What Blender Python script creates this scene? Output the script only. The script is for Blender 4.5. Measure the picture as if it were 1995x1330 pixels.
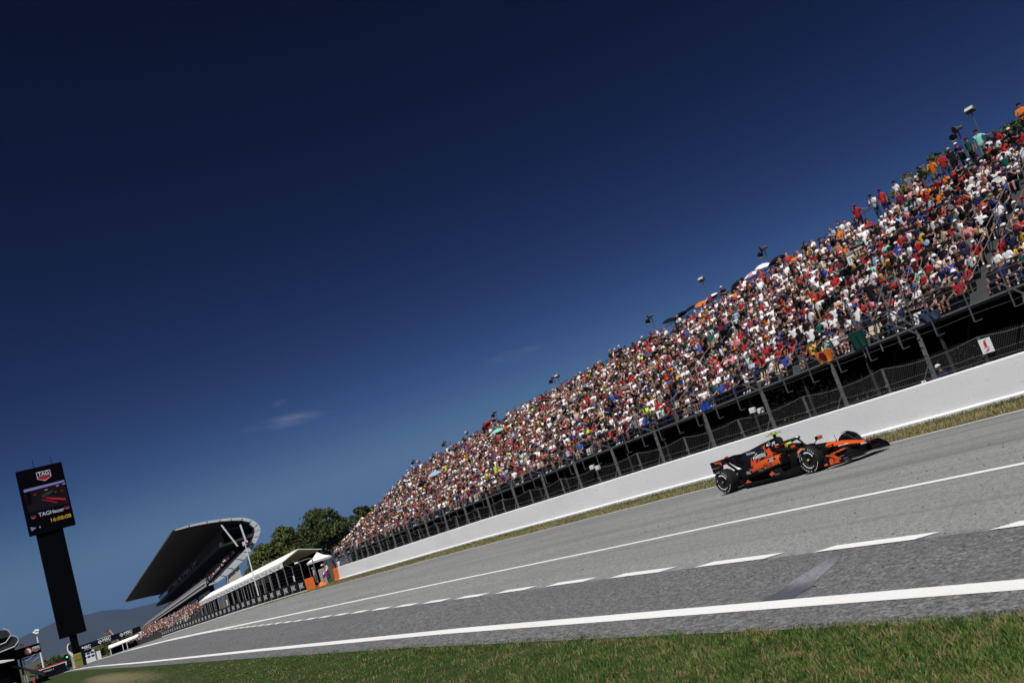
import bpy, math, random
import numpy as np
from mathutils import Vector, Matrix
from mathutils.bvhtree import BVHTree

for o in list(bpy.data.objects):
    bpy.data.objects.remove(o, do_unlink=True)
SC = bpy.context.scene
COL = SC.collection
R = math.radians
rnd = random.Random(7)
rng = np.random.default_rng(7)

# ------------------------------------------------------------------ camera
CAM_H, F_PX, IMG_W, ROLL, PITCH, YAW = 1.7, 1800.0, 1995.0, R(18.0), R(9.5566), R(31.4358)
fwd0 = Vector((math.sin(YAW), math.cos(YAW), 0))
right0 = Vector((math.cos(YAW), -math.sin(YAW), 0))
fwd = fwd0 * math.cos(PITCH) + Vector((0, 0, 1)) * math.sin(PITCH)
up0 = -fwd0 * math.sin(PITCH) + Vector((0, 0, 1)) * math.cos(PITCH)
cx = right0 * math.cos(ROLL) - up0 * math.sin(ROLL)
cy = right0 * math.sin(ROLL) + up0 * math.cos(ROLL)
cam = bpy.data.cameras.new('camera')
cam.sensor_width = 36.0
cam.lens = 36.0 * F_PX / IMG_W
cam.clip_start, cam.clip_end = 0.1, 80000
cam.dof.use_dof = True
cam.dof.focus_distance = 26.0
cam.dof.aperture_fstop = 4.5
cam_ob = bpy.data.objects.new('camera', cam)
m3 = Matrix((cx, cy, -fwd)).transposed()
cam_ob.matrix_world = Matrix.Translation((0, 0, CAM_H)) @ m3.to_4x4()
COL.objects.link(cam_ob)
SC.camera = cam_ob
SC.render.resolution_x, SC.render.resolution_y = 1024, 682

# ------------------------------------------------------------------ sun, sky, exposure
SUN_DIR = Vector((-0.39, -0.36, 0.85)).normalized()
elev = math.asin(SUN_DIR.z)
sl = bpy.data.lights.new('sun', 'SUN')
sl.energy, sl.angle, sl.color = 4.9, R(0.53), (1.0, 0.97, 0.93)
so = bpy.data.objects.new('sun', sl)
so.rotation_euler = (-SUN_DIR).to_track_quat('-Z', 'Y').to_euler()
so.location = (0, -20, 60)
COL.objects.link(so)
W = bpy.data.worlds.new('World')
SC.world = W
W.use_nodes = True
nt = W.node_tree
nt.nodes.clear()
def wn(t, **k):
    n = nt.nodes.new(t)
    for a, b in k.items(): setattr(n, a, b)
    return n
sky = wn('ShaderNodeTexSky', sky_type='NISHITA', sun_disc=False)
sky.sun_elevation = elev
sky.sun_rotation = math.atan2(SUN_DIR.x, SUN_DIR.y)
sky.altitude, sky.air_density, sky.dust_density, sky.ozone_density = 2000, 1.0, 1.0, 2.0
# the photograph is graded dark and contrasty: each channel of the sky goes through a power curve
tc = wn('ShaderNodeTexCoord')
sep = wn('ShaderNodeSeparateColor'); com = wn('ShaderNodeCombineColor')
nt.links.new(sky.outputs[0], sep.inputs[0])
for i, (a_, g_, cap_) in enumerate(((0.042, 2.27, .95), (0.0205, 2.60, 1.66), (0.0165, 2.62, 3.1))):
    p_ = wn('ShaderNodeMath', operation='POWER'); p_.inputs[1].default_value = g_
    q_ = wn('ShaderNodeMath', operation='MULTIPLY'); q_.inputs[1].default_value = a_
    k_ = wn('ShaderNodeMath', operation='SMOOTH_MIN'); k_.inputs[1].default_value = cap_; k_.inputs[2].default_value = cap_ * .5
    nt.links.new(sep.outputs[i], p_.inputs[0]); nt.links.new(p_.outputs[0], q_.inputs[0])
    nt.links.new(q_.outputs[0], k_.inputs[0]); nt.links.new(k_.outputs[0], com.inputs[i])
last = com.outputs[0]
# two thin wisps of cirrus low in the sky
def wisp(last, d, half_w, half_h, tilt, amount, seed):
    d = Vector(d).normalized()
    r = d.cross(Vector((0, 0, 1))).normalized(); u = r.cross(d)
    r2 = r * math.cos(tilt) + u * math.sin(tilt); u2 = -r * math.sin(tilt) + u * math.cos(tilt)
    a = wn('ShaderNodeVectorMath', operation='DOT_PRODUCT'); a.inputs[1].default_value = r2 / half_w
    b = wn('ShaderNodeVectorMath', operation='DOT_PRODUCT'); b.inputs[1].default_value = u2 / half_h
    c = wn('ShaderNodeVectorMath', operation='DOT_PRODUCT'); c.inputs[1].default_value = d
    for n in (a, b, c): nt.links.new(tc.outputs['Generated'], n.inputs[0])
    xy = wn('ShaderNodeCombineXYZ')
    nt.links.new(a.outputs['Value'], xy.inputs[0]); nt.links.new(b.outputs['Value'], xy.inputs[1])
    no = wn('ShaderNodeTexNoise'); no.inputs['Scale'].default_value = 1.1; no.inputs['Detail'].default_value = 6
    mp = wn('ShaderNodeMapping'); mp.inputs['Location'].default_value = (seed, seed * 2, 0); mp.inputs['Scale'].default_value = (1.3, 0.8, 1)
    nt.links.new(xy.outputs[0], mp.inputs[0]); nt.links.new(mp.outputs[0], no.inputs['Vector'])
    ln = wn('ShaderNodeVectorMath', operation='LENGTH'); nt.links.new(xy.outputs[0], ln.inputs[0])
    fall = wn('ShaderNodeMapRange', interpolation_type='SMOOTHSTEP')
    fall.inputs[1].default_value, fall.inputs[2].default_value = 1.0, 0.0
    fall.inputs[3].default_value, fall.inputs[4].default_value = 0.0, 1.0
    nt.links.new(ln.outputs['Value'], fall.inputs[0])
    nr = wn('ShaderNodeMapRange'); nr.inputs[1].default_value, nr.inputs[2].default_value = 0.38, 0.75
    nt.links.new(no.outputs[0], nr.inputs[0])
    mu = wn('ShaderNodeMath', operation='MULTIPLY'); nt.links.new(fall.outputs[0], mu.inputs[0]); nt.links.new(nr.outputs[0], mu.inputs[1])
    fr = wn('ShaderNodeMath', operation='GREATER_THAN'); fr.inputs[1].default_value = 0.5; nt.links.new(c.outputs['Value'], fr.inputs[0])
    m2 = wn('ShaderNodeMath', operation='MULTIPLY'); nt.links.new(mu.outputs[0], m2.inputs[0]); nt.links.new(fr.outputs[0], m2.inputs[1])
    m4 = wn('ShaderNodeMath', operation='MULTIPLY'); m4.inputs[1].default_value = amount; nt.links.new(m2.outputs[0], m4.inputs[0])
    mx = wn('ShaderNodeMix', data_type='RGBA'); nt.links.new(m4.outputs[0], mx.inputs[0])
    nt.links.new(last, mx.inputs[6]); mx.inputs[7].default_value = (3.4, 3.9, 4.8, 1)
    return mx.outputs[2]
last = wisp(last, (0.2900, 0.9445, 0.1545), 0.062, 0.010, R(-3), 0.30, 1.3)
last = wisp(last, (0.2800, 0.9420, 0.1740), 0.014, 0.004, R(0), 0.2, 5.3)
last = wisp(last, (0.5180, 0.8420, 0.1510), 0.06, 0.008, R(-2), 0.15, 3.1)
bg = wn('ShaderNodeBackground'); bg.inputs['Strength'].default_value = 0.1
wo = wn('ShaderNodeOutputWorld')
nt.links.new(last, bg.inputs[0]); nt.links.new(bg.outputs[0], wo.inputs[0])
SC.view_settings.view_transform = 'Standard'
SC.view_settings.look = 'None'
SC.view_settings.gamma = 1.0
SC.view_settings.exposure = 0.0
SC.view_settings.use_curve_mapping = False

# ------------------------------------------------------------------ helpers
MATS = {}
def M(name, rgb, rough=0.65, metal=0.0, var=0.12, scale=6.0, bump=0.0, coat=0.0, emit=0.0, spec=0.5):
    """procedural material: base colour with a noise variation, optional fine bump"""
    if name in MATS: return MATS[name]
    m = bpy.data.materials.new(name); m.use_nodes = True
    t = m.node_tree; b = t.nodes['Principled BSDF']
    b.inputs['Roughness'].default_value = rough
    b.inputs['Metallic'].default_value = metal
    b.inputs['Specular IOR Level'].default_value = spec
    if coat: b.inputs['Coat Weight'].default_value = coat; b.inputs['Coat Roughness'].default_value = 0.08
    n = t.nodes.new('ShaderNodeTexNoise'); n.inputs['Scale'].default_value = scale; n.inputs['Detail'].default_value = 4
    g = t.nodes.new('ShaderNodeTexCoord'); t.links.new(g.outputs['Object'], n.inputs['Vector'])
    mx = t.nodes.new('ShaderNodeMix'); mx.data_type = 'RGBA'
    mx.inputs[6].default_value = tuple(c * (1 - var) for c in rgb) + (1,)
    mx.inputs[7].default_value = tuple(min(1, c * (1 + var)) for c in rgb) + (1,)
    t.links.new(n.outputs[0], mx.inputs[0]); t.links.new(mx.outputs[2], b.inputs['Base Color'])
    if bump:
        bp = t.nodes.new('ShaderNodeBump'); bp.inputs['Strength'].default_value = bump; bp.inputs['Distance'].default_value = 0.02
        t.links.new(n.outputs[0], bp.inputs['Height']); t.links.new(bp.outputs[0], b.inputs['Normal'])
    if emit:
        t.links.new(mx.outputs[2], b.inputs['Emission Color']); b.inputs['Emission Strength'].default_value = emit
    MATS[name] = m
    return m

def tag(o, label=None, cat=None, group=None, kind=None):
    if label: o['label'] = label
    if cat: o['category'] = cat
    if group: o['group'] = group
    if kind: o['kind'] = kind
    return o

def empty(name, loc=(0, 0, 0), rz=0.0, label=None, cat=None, group=None):
    o = bpy.data.objects.new(name, None); COL.objects.link(o)
    o.location = loc; o.rotation_euler = (0, 0, rz); o.empty_display_size = 0.3
    tag(o, label, cat, group)
    return o

class MB:
    """collects faces and links them as one mesh object"""
    def __init__(s): s.v = []; s.f = []; s.m = []
    def add(s, vs, fs, mi=0):
        k = len(s.v); s.v += [tuple(p) for p in vs]
        for f in fs: s.f.append(tuple(i + k for i in f))
        s.m += [mi] * len(fs) if isinstance(mi, int) else list(mi)
        return s
    def box(s, a, b, mi=0, mat=None):
        x0, y0, z0 = a; x1, y1, z1 = b
        vs = [(x0, y0, z0), (x1, y0, z0), (x1, y1, z0), (x0, y1, z0), (x0, y0, z1), (x1, y0, z1), (x1, y1, z1), (x0, y1, z1)]
        if mat is not None: vs = [mat @ Vector(p) for p in vs]
        return s.add(vs, [(0, 3, 2, 1), (4, 5, 6, 7), (0, 1, 5, 4), (1, 2, 6, 5), (2, 3, 7, 6), (3, 0, 4, 7)], mi)
    def bbox(s, a, b, bev=0.02, mi=0, mat=None):
        """box with chamfered vertical and top edges"""
        x0, y0, z0 = a; x1, y1, z1 = b; e = min(bev, (x1 - x0) / 3, (y1 - y0) / 3, (z1 - z0) / 3)
        def ring(z, i): return [(x0 + i + e, y0 + i, z), (x1 - i - e, y0 + i, z), (x1 - i, y0 + i + e, z), (x1 - i, y1 - i - e, z), (x1 - i - e, y1 - i, z), (x0 + i + e, y1 - i, z), (x0 + i, y1 - i - e, z), (x0 + i, y0 + i + e, z)]
        rs = [ring(z0, 0), ring(z1 - e, 0), ring(z1, e)]
        if mat is not None: rs = [[mat @ Vector(p) for p in r] for r in rs]
        return s.loft(rs, mi)
    def loft(s, rings, mi=0, closed=True, caps=True, mfun=None):
        n = len(rings[0]); vs = [p for r in rings for p in r]; fs = []; ms = []
        for i in range(len(rings) - 1):
            for j in range(n if closed else n - 1):
                a, b = i * n + j, i * n + (j + 1) % n
                fs.append((a, b, b + n, a + n))
                if mfun: ms.append(mfun((Vector(vs[a]) + Vector(vs[b]) + Vector(vs[a + n]) + Vector(vs[b + n])) / 4))
                else: ms.append(mi)
        if caps and closed:
            fs.append(tuple(reversed(range(n)))); ms.append(ms[0]); fs.append(tuple(range((len(rings) - 1) * n, len(rings) * n))); ms.append(ms[-2])
        return s.add(vs, fs, ms)
    def tube(s, path, r, n=6, mi=0, caps=True):
        P = [Vector(p) for p in path]; rs = r if isinstance(r, (list, tuple)) else [r] * len(P); rings = []
        prev = None
        for i, p in enumerate(P):
            d = (P[min(i + 1, len(P) - 1)] - P[max(i - 1, 0)]).normalized()
            a = d.cross(Vector((0, 0, 1)) if abs(d.z) < 0.95 else Vector((0, 1, 0))) if prev is None else (prev - d * prev.dot(d))
            a.normalize(); prev = a; b = d.cross(a)
            rings.append([p + (a * math.cos(2 * math.pi * k / n) + b * math.sin(2 * math.pi * k / n)) * rs[i] for k in range(n)])
        return s.loft(rings, mi, True, caps)
    def bar(s, p, q, w, h=None, mi=0):
        """straight bar with rectangular section"""
        p, q = Vector(p), Vector(q); h = h or w; d = (q - p).normalized()
        a = d.cross(Vector((0, 0, 1)) if abs(d.z) < 0.95 else Vector((0, 1, 0))).normalized(); b = d.cross(a)
        rg = lambda c: [c + a * w / 2 + b * h / 2, c - a * w / 2 + b * h / 2, c - a * w / 2 - b * h / 2, c + a * w / 2 - b * h / 2]
        return s.loft([rg(p), rg(q)], mi)
    def lathe(s, prof, n=24, mi=0, mat=None, mis=None):
        """profile of (r, z) turned round the z axis"""
        vs = []; fs = []; ms = []
        for r, z in prof: vs += [Vector((r * math.cos(2 * math.pi * k / n), r * math.sin(2 * math.pi * k / n), z)) for k in range(n)]
        if mat is not None: vs = [mat @ v for v in vs]
        for i in range(len(prof) - 1):
            for k in range(n):
                a, b = i * n + k, i * n + (k + 1) % n
                fs.append((a, b, b + n, a + n)); ms.append(mis[i] if mis else mi)
        return s.add(vs, fs, ms)
    def ball(s, c, r, nu=10, nv=7, mi=0, mat=None):
        rx, ry, rz = r if isinstance(r, (tuple, list)) else (r, r, r); c = Vector(c)
        rings = []
        for i in range(nv + 1):
            t = math.pi * i / nv - math.pi / 2; q = max(math.cos(t), 0.02)
            rings.append([c + Vector((rx * q * math.cos(2 * math.pi * k / nu), ry * q * math.sin(2 * math.pi * k / nu), rz * math.sin(t))) for k in range(nu)])
        if mat is not None: rings = [[mat @ p for p in r_] for r_ in rings]
        return s.loft(rings, mi)
    def quad(s, a, b, c, d, mi=0): return s.add([a, b, c, d], [(0, 1, 2, 3)], mi)
    def prism(s, pts, axis, mi=0):
        """flat outline pushed along a vector"""
        P = [Vector(p) for p in pts]; a = Vector(axis); return s.loft([P, [p + a for p in P]], mi)
    def build(s, name, mats, parent=None, smooth=False, loc=None):
        me = bpy.data.meshes.new(name); me.from_pydata([tuple(p) for p in s.v], [], s.f)
        for m in (mats if isinstance(mats, (list, tuple)) else [mats]): me.materials.append(m)
        me.polygons.foreach_set('material_index', s.m)
        if smooth:
            me.polygons.foreach_set('use_smooth', [True] * len(me.polygons))
            me.set_sharp_from_angle(angle=R(40))
        me.update()
        o = bpy.data.objects.new(name, me); COL.objects.link(o)
        if parent: o.parent = parent
        if loc: o.location = loc
        return o

def np_mesh(name, V, Q, mats, mi=None, attr=None, smooth=False):
    """mesh from numpy arrays; Q is (n, 3) or (n, 4)"""
    me = bpy.data.meshes.new(name); n, k = Q.shape
    me.vertices.add(len(V)); me.vertices.foreach_set('co', np.asarray(V, np.float32).ravel())
    me.loops.add(n * k); me.loops.foreach_set('vertex_index', np.asarray(Q, np.int32).ravel())
    me.polygons.add(n); me.polygons.foreach_set('loop_start', np.arange(0, n * k, k, dtype=np.int32))
    for m in (mats if isinstance(mats, (list, tuple)) else [mats]): me.materials.append(m)
    if mi is not None: me.polygons.foreach_set('material_index', np.asarray(mi, np.int32))
    me.update(calc_edges=True)
    if attr is not None:
        a = me.attributes.new('tone', 'FLOAT', 'POINT'); a.data.foreach_set('value', np.asarray(attr, np.float32))
    if smooth: me.polygons.foreach_set('use_smooth', [True] * n)
    o = bpy.data.objects.new(name, me); COL.objects.link(o)
    return o

def text_faces(body, size=1.0, bold=0.0, align='CENTER', shear=0.0, space=1.0):
    """flat letter faces (2-D vertices, faces) of the built-in font, centred on the origin"""
    cu = bpy.data.curves.new('lettering', 'FONT'); cu.body = body; cu.size = size; cu.align_x = align; cu.align_y = 'CENTER'
    cu.offset = bold * size; cu.shear = shear; cu.space_character = space; cu.resolution_u = 3
    ob = bpy.data.objects.new('lettering', cu); COL.objects.link(ob)
    dg = bpy.context.evaluated_depsgraph_get(); ev = ob.evaluated_get(dg); me = ev.to_mesh()
    vs = [(v.co.x, v.co.y) for v in me.vertices]; fs = [tuple(p.vertices) for p in me.polygons]
    ev.to_mesh_clear(); bpy.data.objects.remove(ob); bpy.data.curves.remove(cu)
    return vs, fs

def frame(o, x, y):
    """matrix with local x, y in the plane and z out of it"""
    x = Vector(x).normalized(); y = Vector(y); y = (y - x * y.dot(x)).normalized(); z = x.cross(y)
    m = Matrix((x, y, z)).transposed().to_4x4(); m.translation = Vector(o); return m

def letters(mb, body, size, fr, mi=0, lift=0.004, width=None, **k):
    vs, fs = text_faces(body, size, **k)
    if width and vs:
        w = max(v[0] for v in vs) - min(v[0] for v in vs); q = width / w; vs = [(a * q, b) for a, b in vs]
    mb.add([fr @ Vector((a, b, lift)) for a, b in vs], fs, mi)

# ground height: flat where the camera stands, falling away down the straight
PY = [-3000, 15, 30, 60, 100, 140, 200, 264, 350, 500, 800, 1500, 9000]
PZ = [0, 0, -.1, -.35, -.58, -1.0, -1.95, -3.1, -4.8, -8, -12, -14, -14]
def gz(X, Y):
    b = min(max((Y - 20) / 40, 0), 1)
    return float(np.interp(Y, PY, PZ)) + .016 * (min(max(X, 5.55), 32) - 5.55) * b
def gzv(X, Y):
    b = np.clip((Y - 20) / 40, 0, 1)
    return np.interp(Y, PY, PZ) + .016 * (np.clip(X, 5.55, 32) - 5.55) * b
def cam_px(p):
    """where a point lands in the photograph (1995 px wide) and its depth"""
    d = Vector(p) - Vector((0, 0, CAM_H)); z = d.dot(fwd)
    return (997.5 + F_PX * d.dot(cx) / z, 665 - F_PX * d.dot(cy) / z, z) if z > 0.1 else (1e9, 1e9, z)
# ================================================================== the setting
EDGE = ([-80, 5, 14, 19, 34, 47, 69, 119, 219, 330, 600], [20.2, 21.9, 22.6, 23.4, 24.2, 24.6, 24.9, 25.6, 27.2, 29.5, 36])
WALLX = ([-80, 10, 17.7, 23, 40, 55, 84, 100], [27.2, 27.9, 28.15, 28.35, 28.9, 29.2, 30.0, 30.7])
ex = lambda y: float(np.interp(y, *EDGE))
wx = lambda y: float(np.interp(y, *WALLX))
YS = [-80, -40, -20, -10, 0, 5, 10, 15, 20, 25, 30, 35, 40, 47, 55, 62, 69, 78, 88, 100, 119, 140, 165, 200, 230, 264, 300, 350, 420, 500, 600]

def sheet(name, f0, f1, ys, lift, mat, kind='structure', nx=1, label=None):
    mb = MB(); rows = []
    for y in ys:
        a, b = f0(y), f1(y)
        rows.append([(a + (b - a) * i / nx, y, gz(a + (b - a) * i / nx, y) + lift) for i in range(nx + 1)])
    mb.loft(rows, 0, closed=False, caps=False)
    mb.f = [tuple(reversed(f)) for f in mb.f]
    o = mb.build(name, mat); o['kind'] = kind
    return o

def node_mat(name):
    m = bpy.data.materials.new(name); m.use_nodes = True; t = m.node_tree
    return m, t, t.nodes['Principled BSDF']
def nd(t, typ, **k):
    n = t.nodes.new(typ)
    for a, b in k.items(): setattr(n, a, b)
    return n
def mixc(t, fac, a, b):
    n = nd(t, 'ShaderNodeMix', data_type='RGBA')
    for i, v in ((0, fac), (6, a), (7, b)):
        if isinstance(v, tuple): n.inputs[i].default_value = v if len(v) == 4 else v + (1,)
        elif isinstance(v, (int, float)): n.inputs[i].default_value = v
        else: t.links.new(v, n.inputs[i])
    return n.outputs[2]
def noise(t, vec, scale, detail=4, rough=0.55):
    n = nd(t, 'ShaderNodeTexNoise'); n.inputs['Scale'].default_value = scale; n.inputs['Detail'].default_value = detail; n.inputs['Roughness'].default_value = rough
    t.links.new(vec, n.inputs['Vector']); return n.outputs[0]
def rmap(t, v, a, b, c=0.0, d=1.0):
    n = nd(t, 'ShaderNodeMapRange'); n.inputs[1].default_value, n.inputs[2].default_value, n.inputs[3].default_value, n.inputs[4].default_value = a, b, c, d
    t.links.new(v, n.inputs[0]); return n.outputs[0]
def stretch(t, vec, s):
    n = nd(t, 'ShaderNodeMapping'); n.inputs['Scale'].default_value = s; t.links.new(vec, n.inputs[0]); return n.outputs[0]
def math_(t, op, a, b=None):
    n = nd(t, 'ShaderNodeMath', operation=op)
    for i, v in ((0, a), (1, b)):
        if v is None: continue
        if isinstance(v, (int, float)): n.inputs[i].default_value = v
        else: t.links.new(v, n.inputs[i])
    return n.outputs[0]
def bump(t, b, h, strength, dist):
    n = nd(t, 'ShaderNodeBump'); n.inputs['Strength'].default_value = strength; n.inputs['Distance'].default_value = dist
    t.links.new(h, n.inputs['Height']); t.links.new(n.outputs[0], b.inputs['Normal'])

def asphalt(name, base, speck, grain, streaks):
    m, t, b = node_mat(name)
    P = nd(t, 'ShaderNodeTexCoord').outputs['Object']
    fine = noise(t, P, grain, 3, 0.7)
    big = noise(t, stretch(t, P, (0.5, 0.12, 1)), 1.0, 5)
    long = noise(t, stretch(t, P, (2.2, 0.035, 1)), 1.0, 5, 0.6)
    c = mixc(t, rmap(t, fine, 0.40, 0.60), tuple(x * (1 - speck) for x in base), tuple(x * (1 + speck) for x in base))
    mid = noise(t, stretch(t, P, (1, .6, 1)), grain * .42, 3, 0.85)
    vm = nd(t, 'ShaderNodeVectorMath', operation='SCALE'); t.links.new(c, vm.inputs[0]); t.links.new(rmap(t, mid, .32, .68, 1 - speck * 1.15, 1 + speck * 1.05), vm.inputs['Scale']); c = vm.outputs[0]
    lum = noise(t, stretch(t, P, (1, .5, 1)), 1.7, 4, 0.7)
    c = mixc(t, rmap(t, lum, .5, .75, 0, .35), c, tuple(x * 0.62 for x in base))
    c = mixc(t, rmap(t, big, 0.35, 0.7, 0, 0.45), c, tuple(x * 0.72 for x in base))
    c = mixc(t, rmap(t, long, 0.48, 0.68, 0, streaks), c, tuple(x * 0.5 for x in base))
    if streaks > 0.2:     # rubber laid by tyres near the outer edge, and thin drag lines
        sx = nd(t, 'ShaderNodeSeparateXYZ'); t.links.new(P, sx.inputs[0])
        slope = math_(t, 'SUBTRACT', sx.outputs[0], math_(t, 'MULTIPLY', sx.outputs[1], 0.022))
        for cx_, w_, a_ in ((21.9, 0.55, 0.75), (20.6, 0.45, 0.5), (23.0, 0.4, 0.55), (16.2, 0.9, 0.3), (18.2, 0.5, 0.25)):
            d = math_(t, 'ABSOLUTE', math_(t, 'SUBTRACT', slope, cx_))
            band = rmap(t, d, w_, 0.0, 0, a_)
            c = mixc(t, math_(t, 'MULTIPLY', band, rmap(t, long, 0.3, 0.6)), c, tuple(x * 0.34 for x in base))
        thin = noise(t, stretch(t, P, (9.0, 0.03, 1)), 1.0, 2)
        c = mixc(t, rmap(t, thin, 0.68, 0.72, 0, 0.4), c, tuple(x * 0.45 for x in base))
    t.links.new(c, b.inputs['Base Color']); b.inputs['Roughness'].default_value = 0.86
    b.inputs['Specular IOR Level'].default_value = 0.3
    bump(t, b, fine, 0.5, 0.006)
    return m
MT_TRACK = asphalt('track_asphalt', (0.236, 0.240, 0.238), 0.38, 30, 0.42)
MT_PIT = asphalt('pit_lane_asphalt', (0.140, 0.141, 0.145), 0.58, 24, 0.2)

def soil_mat(name, green, brown, mixlo, mixhi, patch=None):
    m, t, b = node_mat(name)
    P = nd(t, 'ShaderNodeTexCoord').outputs['Object']
    a = noise(t, P, 0.7, 5); f = noise(t, P, 22, 3, 0.7)
    c = mixc(t, rmap(t, a, mixlo, mixhi), green, brown)
    c = mixc(t, rmap(t, f, 0.3, 0.7, 0, 0.6), c, tuple(x * 0.45 for x in green))
    if patch:      # a worn, dry patch with a ragged outline
        sx = nd(t, 'ShaderNodeSeparateXYZ'); t.links.new(P, sx.inputs[0])
        dx = math_(t, 'POWER', math_(t, 'ABSOLUTE', math_(t, 'DIVIDE', math_(t, 'SUBTRACT', sx.outputs[0], patch[0]), patch[2])), 2.0)
        dy = math_(t, 'POWER', math_(t, 'ABSOLUTE', math_(t, 'DIVIDE', math_(t, 'SUBTRACT', sx.outputs[1], patch[1]), patch[3])), 2.0)
        d = math_(t, 'ADD', math_(t, 'ADD', dx, dy), math_(t, 'ADD', math_(t, 'MULTIPLY', a, 1.3), math_(t, 'MULTIPLY', f, .7)))
        c = mixc(t, rmap(t, d, 2.1, 1.0, 0, .65), c, (0.23, 0.185, 0.115))
    t.links.new(c, b.inputs['Base Color']); b.inputs['Roughness'].default_value = 0.95; b.inputs['Specular IOR Level'].default_value = 0.1
    bump(t, b, f, 0.7, 0.03)
    return m
MT_LAWN = soil_mat('lawn_soil', (0.036, 0.060, 0.015), (0.085, 0.078, 0.040), 0.46, 0.80, (3.9, 52, 1.0, 19))
MT_VERGE = soil_mat('verge_soil', (0.105, 0.105, 0.045), (0.22, 0.18, 0.10), 0.38, 0.62)
MT_LAND = soil_mat('dry_land', (0.06, 0.07, 0.03), (0.14, 0.12, 0.075), 0.4, 0.65)

# ground sheet out to the horizon
xs = [-20000, -9000, -3000, -1000, -300, -100, -40, -20, -10, 0, 6, 12, 18, 24, 28, 32, 36, 45, 60, 90, 150, 300, 1000, 3000, 9000, 20000]
ys = [-3000, -800, -200, -80, -20, 0, 10, 20, 30, 45, 60, 80, 100, 130, 165, 200, 264, 350, 500, 800, 1500, 4000, 9000, 20000]
mb = MB(); mb.loft([[(x, y, gz(x, y) - 0.03) for x in xs] for y in ys], 0, closed=False, caps=False)
mb.f = [tuple(reversed(f)) for f in mb.f]
mb.build('ground', MT_LAND)['kind'] = 'structure'
GRASS_X = 5.85
DASHX = ([-80, 0, 6, 13, 28, 42, 55, 69, 85, 600], [8.2, 8.25, 8.45, 8.83, 9.7, 10.5, 11.4, 12.4, 12.85, 12.85])
dx_ = lambda y: float(np.interp(y, *DASHX))
sheet('race_track', lambda y: dx_(y), lambda y: ex(y) + 0.02, YS, 0.0, MT_TRACK, nx=6)
sheet('pit_lane', lambda y: GRASS_X - 0.3, lambda y: dx_(y), YS, 0.0, MT_PIT, nx=2)
sheet('lawn', lambda y: -160, lambda y: GRASS_X - 0.3, [y for y in YS if y <= 140], -0.004, MT_LAWN, nx=4)
sheet('verge', lambda y: ex(y) + 0.1, lambda y: wx(y) + 0.4, [y for y in YS if y <= 119], 0.004, MT_VERGE, nx=2)
sheet('verge', lambda y: ex(y) + 0.1, lambda y: 36.0, [y for y in YS if y >= 119 and y < 340], 0.004, MT_VERGE, nx=2)
MT_BACK = M('stand_yard_gravel', (0.07, 0.068, 0.062), 0.95, var=0.4, scale=3)
sheet('service_yard', lambda y: wx(y) + 0.5, lambda y: 62, [y for y in YS if y <= 119], 0.004, MT_BACK, nx=2)

# painted lines
def paint_mat():
    m, t, b = node_mat('road_paint')
    P = nd(t, 'ShaderNodeTexCoord').outputs['Object']
    w = noise(t, P, 26, 5, 0.75); g = noise(t, stretch(t, P, (1.5, 0.3, 1)), 1.0, 4)
    c = mixc(t, rmap(t, w, 0.56, 0.68, 0, 0.5), (0.80, 0.80, 0.79), (0.38, 0.38, 0.38))
    c = mixc(t, rmap(t, g, 0.5, 0.8, 0, 0.22), c, (0.42, 0.41, 0.40))
    t.links.new(c, b.inputs['Base Color']); b.inputs['Roughness'].default_value = 0.6
    return m
MT_PAINT = paint_mat()
sheet('painted_line', lambda y: 6.2, lambda y: 6.49, YS, 0.005, MT_PAINT)
sheet('painted_line', lambda y: 12.72, lambda y: 12.72 + float(np.interp(y, [20, 35, 55, 90, 160], [.22, .26, .42, 1.0, 1.3])), YS, 0.005, MT_PAINT)
sheet('painted_line', lambda y: ex(y) - 0.02, lambda y: ex(y) + 0.14, YS, 0.009, MT_PAINT)
mb = MB(); y = 6.96 - 2.56 * 8
while y < 84:
    L, w, sk = 1.80, .22, .20
    bot = [(dx_(t_) - .02, t_, gz(dx_(t_), t_) + .009) for t_ in (y + sk, y + L * .4, y + L * .7, y + L)]
    top = [(dx_(t_) + w, t_, gz(dx_(t_) + w, t_) + .009) for t_ in (y, y + L * .35, y + L * .65, y + L - sk)]
    mb.loft([bot, top], 0, closed=False, caps=False)
    y += 2.56
mb.build('dashed_line', MT_PAINT)['kind'] = 'structure'
# blue-grey resurfacing smear across the pit lane
mb = MB()
c0 = [(6.52, 7.34, .46), (6.9, 7.47, .44), (7.3, 7.64, .38), (7.7, 7.81, .32), (8.05, 7.98, .24), (8.45, 8.2, .14)]
mb.loft([[(x, y_ - w_ / 2 + .03 * math.sin(x * 9), gz(x, y_) + 0.005) for x, y_, w_ in c0], [(x, y_ + w_ / 2 + .03 * math.sin(x * 7), gz(x, y_) + 0.005) for x, y_, w_ in c0]], 0, closed=False, caps=False)
m, t, b = node_mat('smear_tar'); P = nd(t, 'ShaderNodeTexCoord').outputs['Object']
f = noise(t, P, 26, 3, .7); g = noise(t, stretch(t, P, (1, 2.5, 1)), 3, 4)
sx = nd(t, 'ShaderNodeSeparateXYZ'); t.links.new(P, sx.inputs[0])
c = mixc(t, rmap(t, math_(t, 'ADD', sx.outputs[0], math_(t, 'MULTIPLY', g, .5)), 7.1, 7.5), (0.060, 0.064, 0.086), (0.24, 0.24, 0.265))
c = mixc(t, rmap(t, sx.outputs[0], 7.7, 8.3), c, (0.11, 0.11, 0.12)); c = mixc(t, rmap(t, f, .45, .58, 0, .7), c, (0.085, 0.087, 0.097))
t.links.new(c, b.inputs['Base Color']); b.inputs['Roughness'].default_value = .75
mb.build('tar_smear', m)['kind'] = 'structure'
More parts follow.
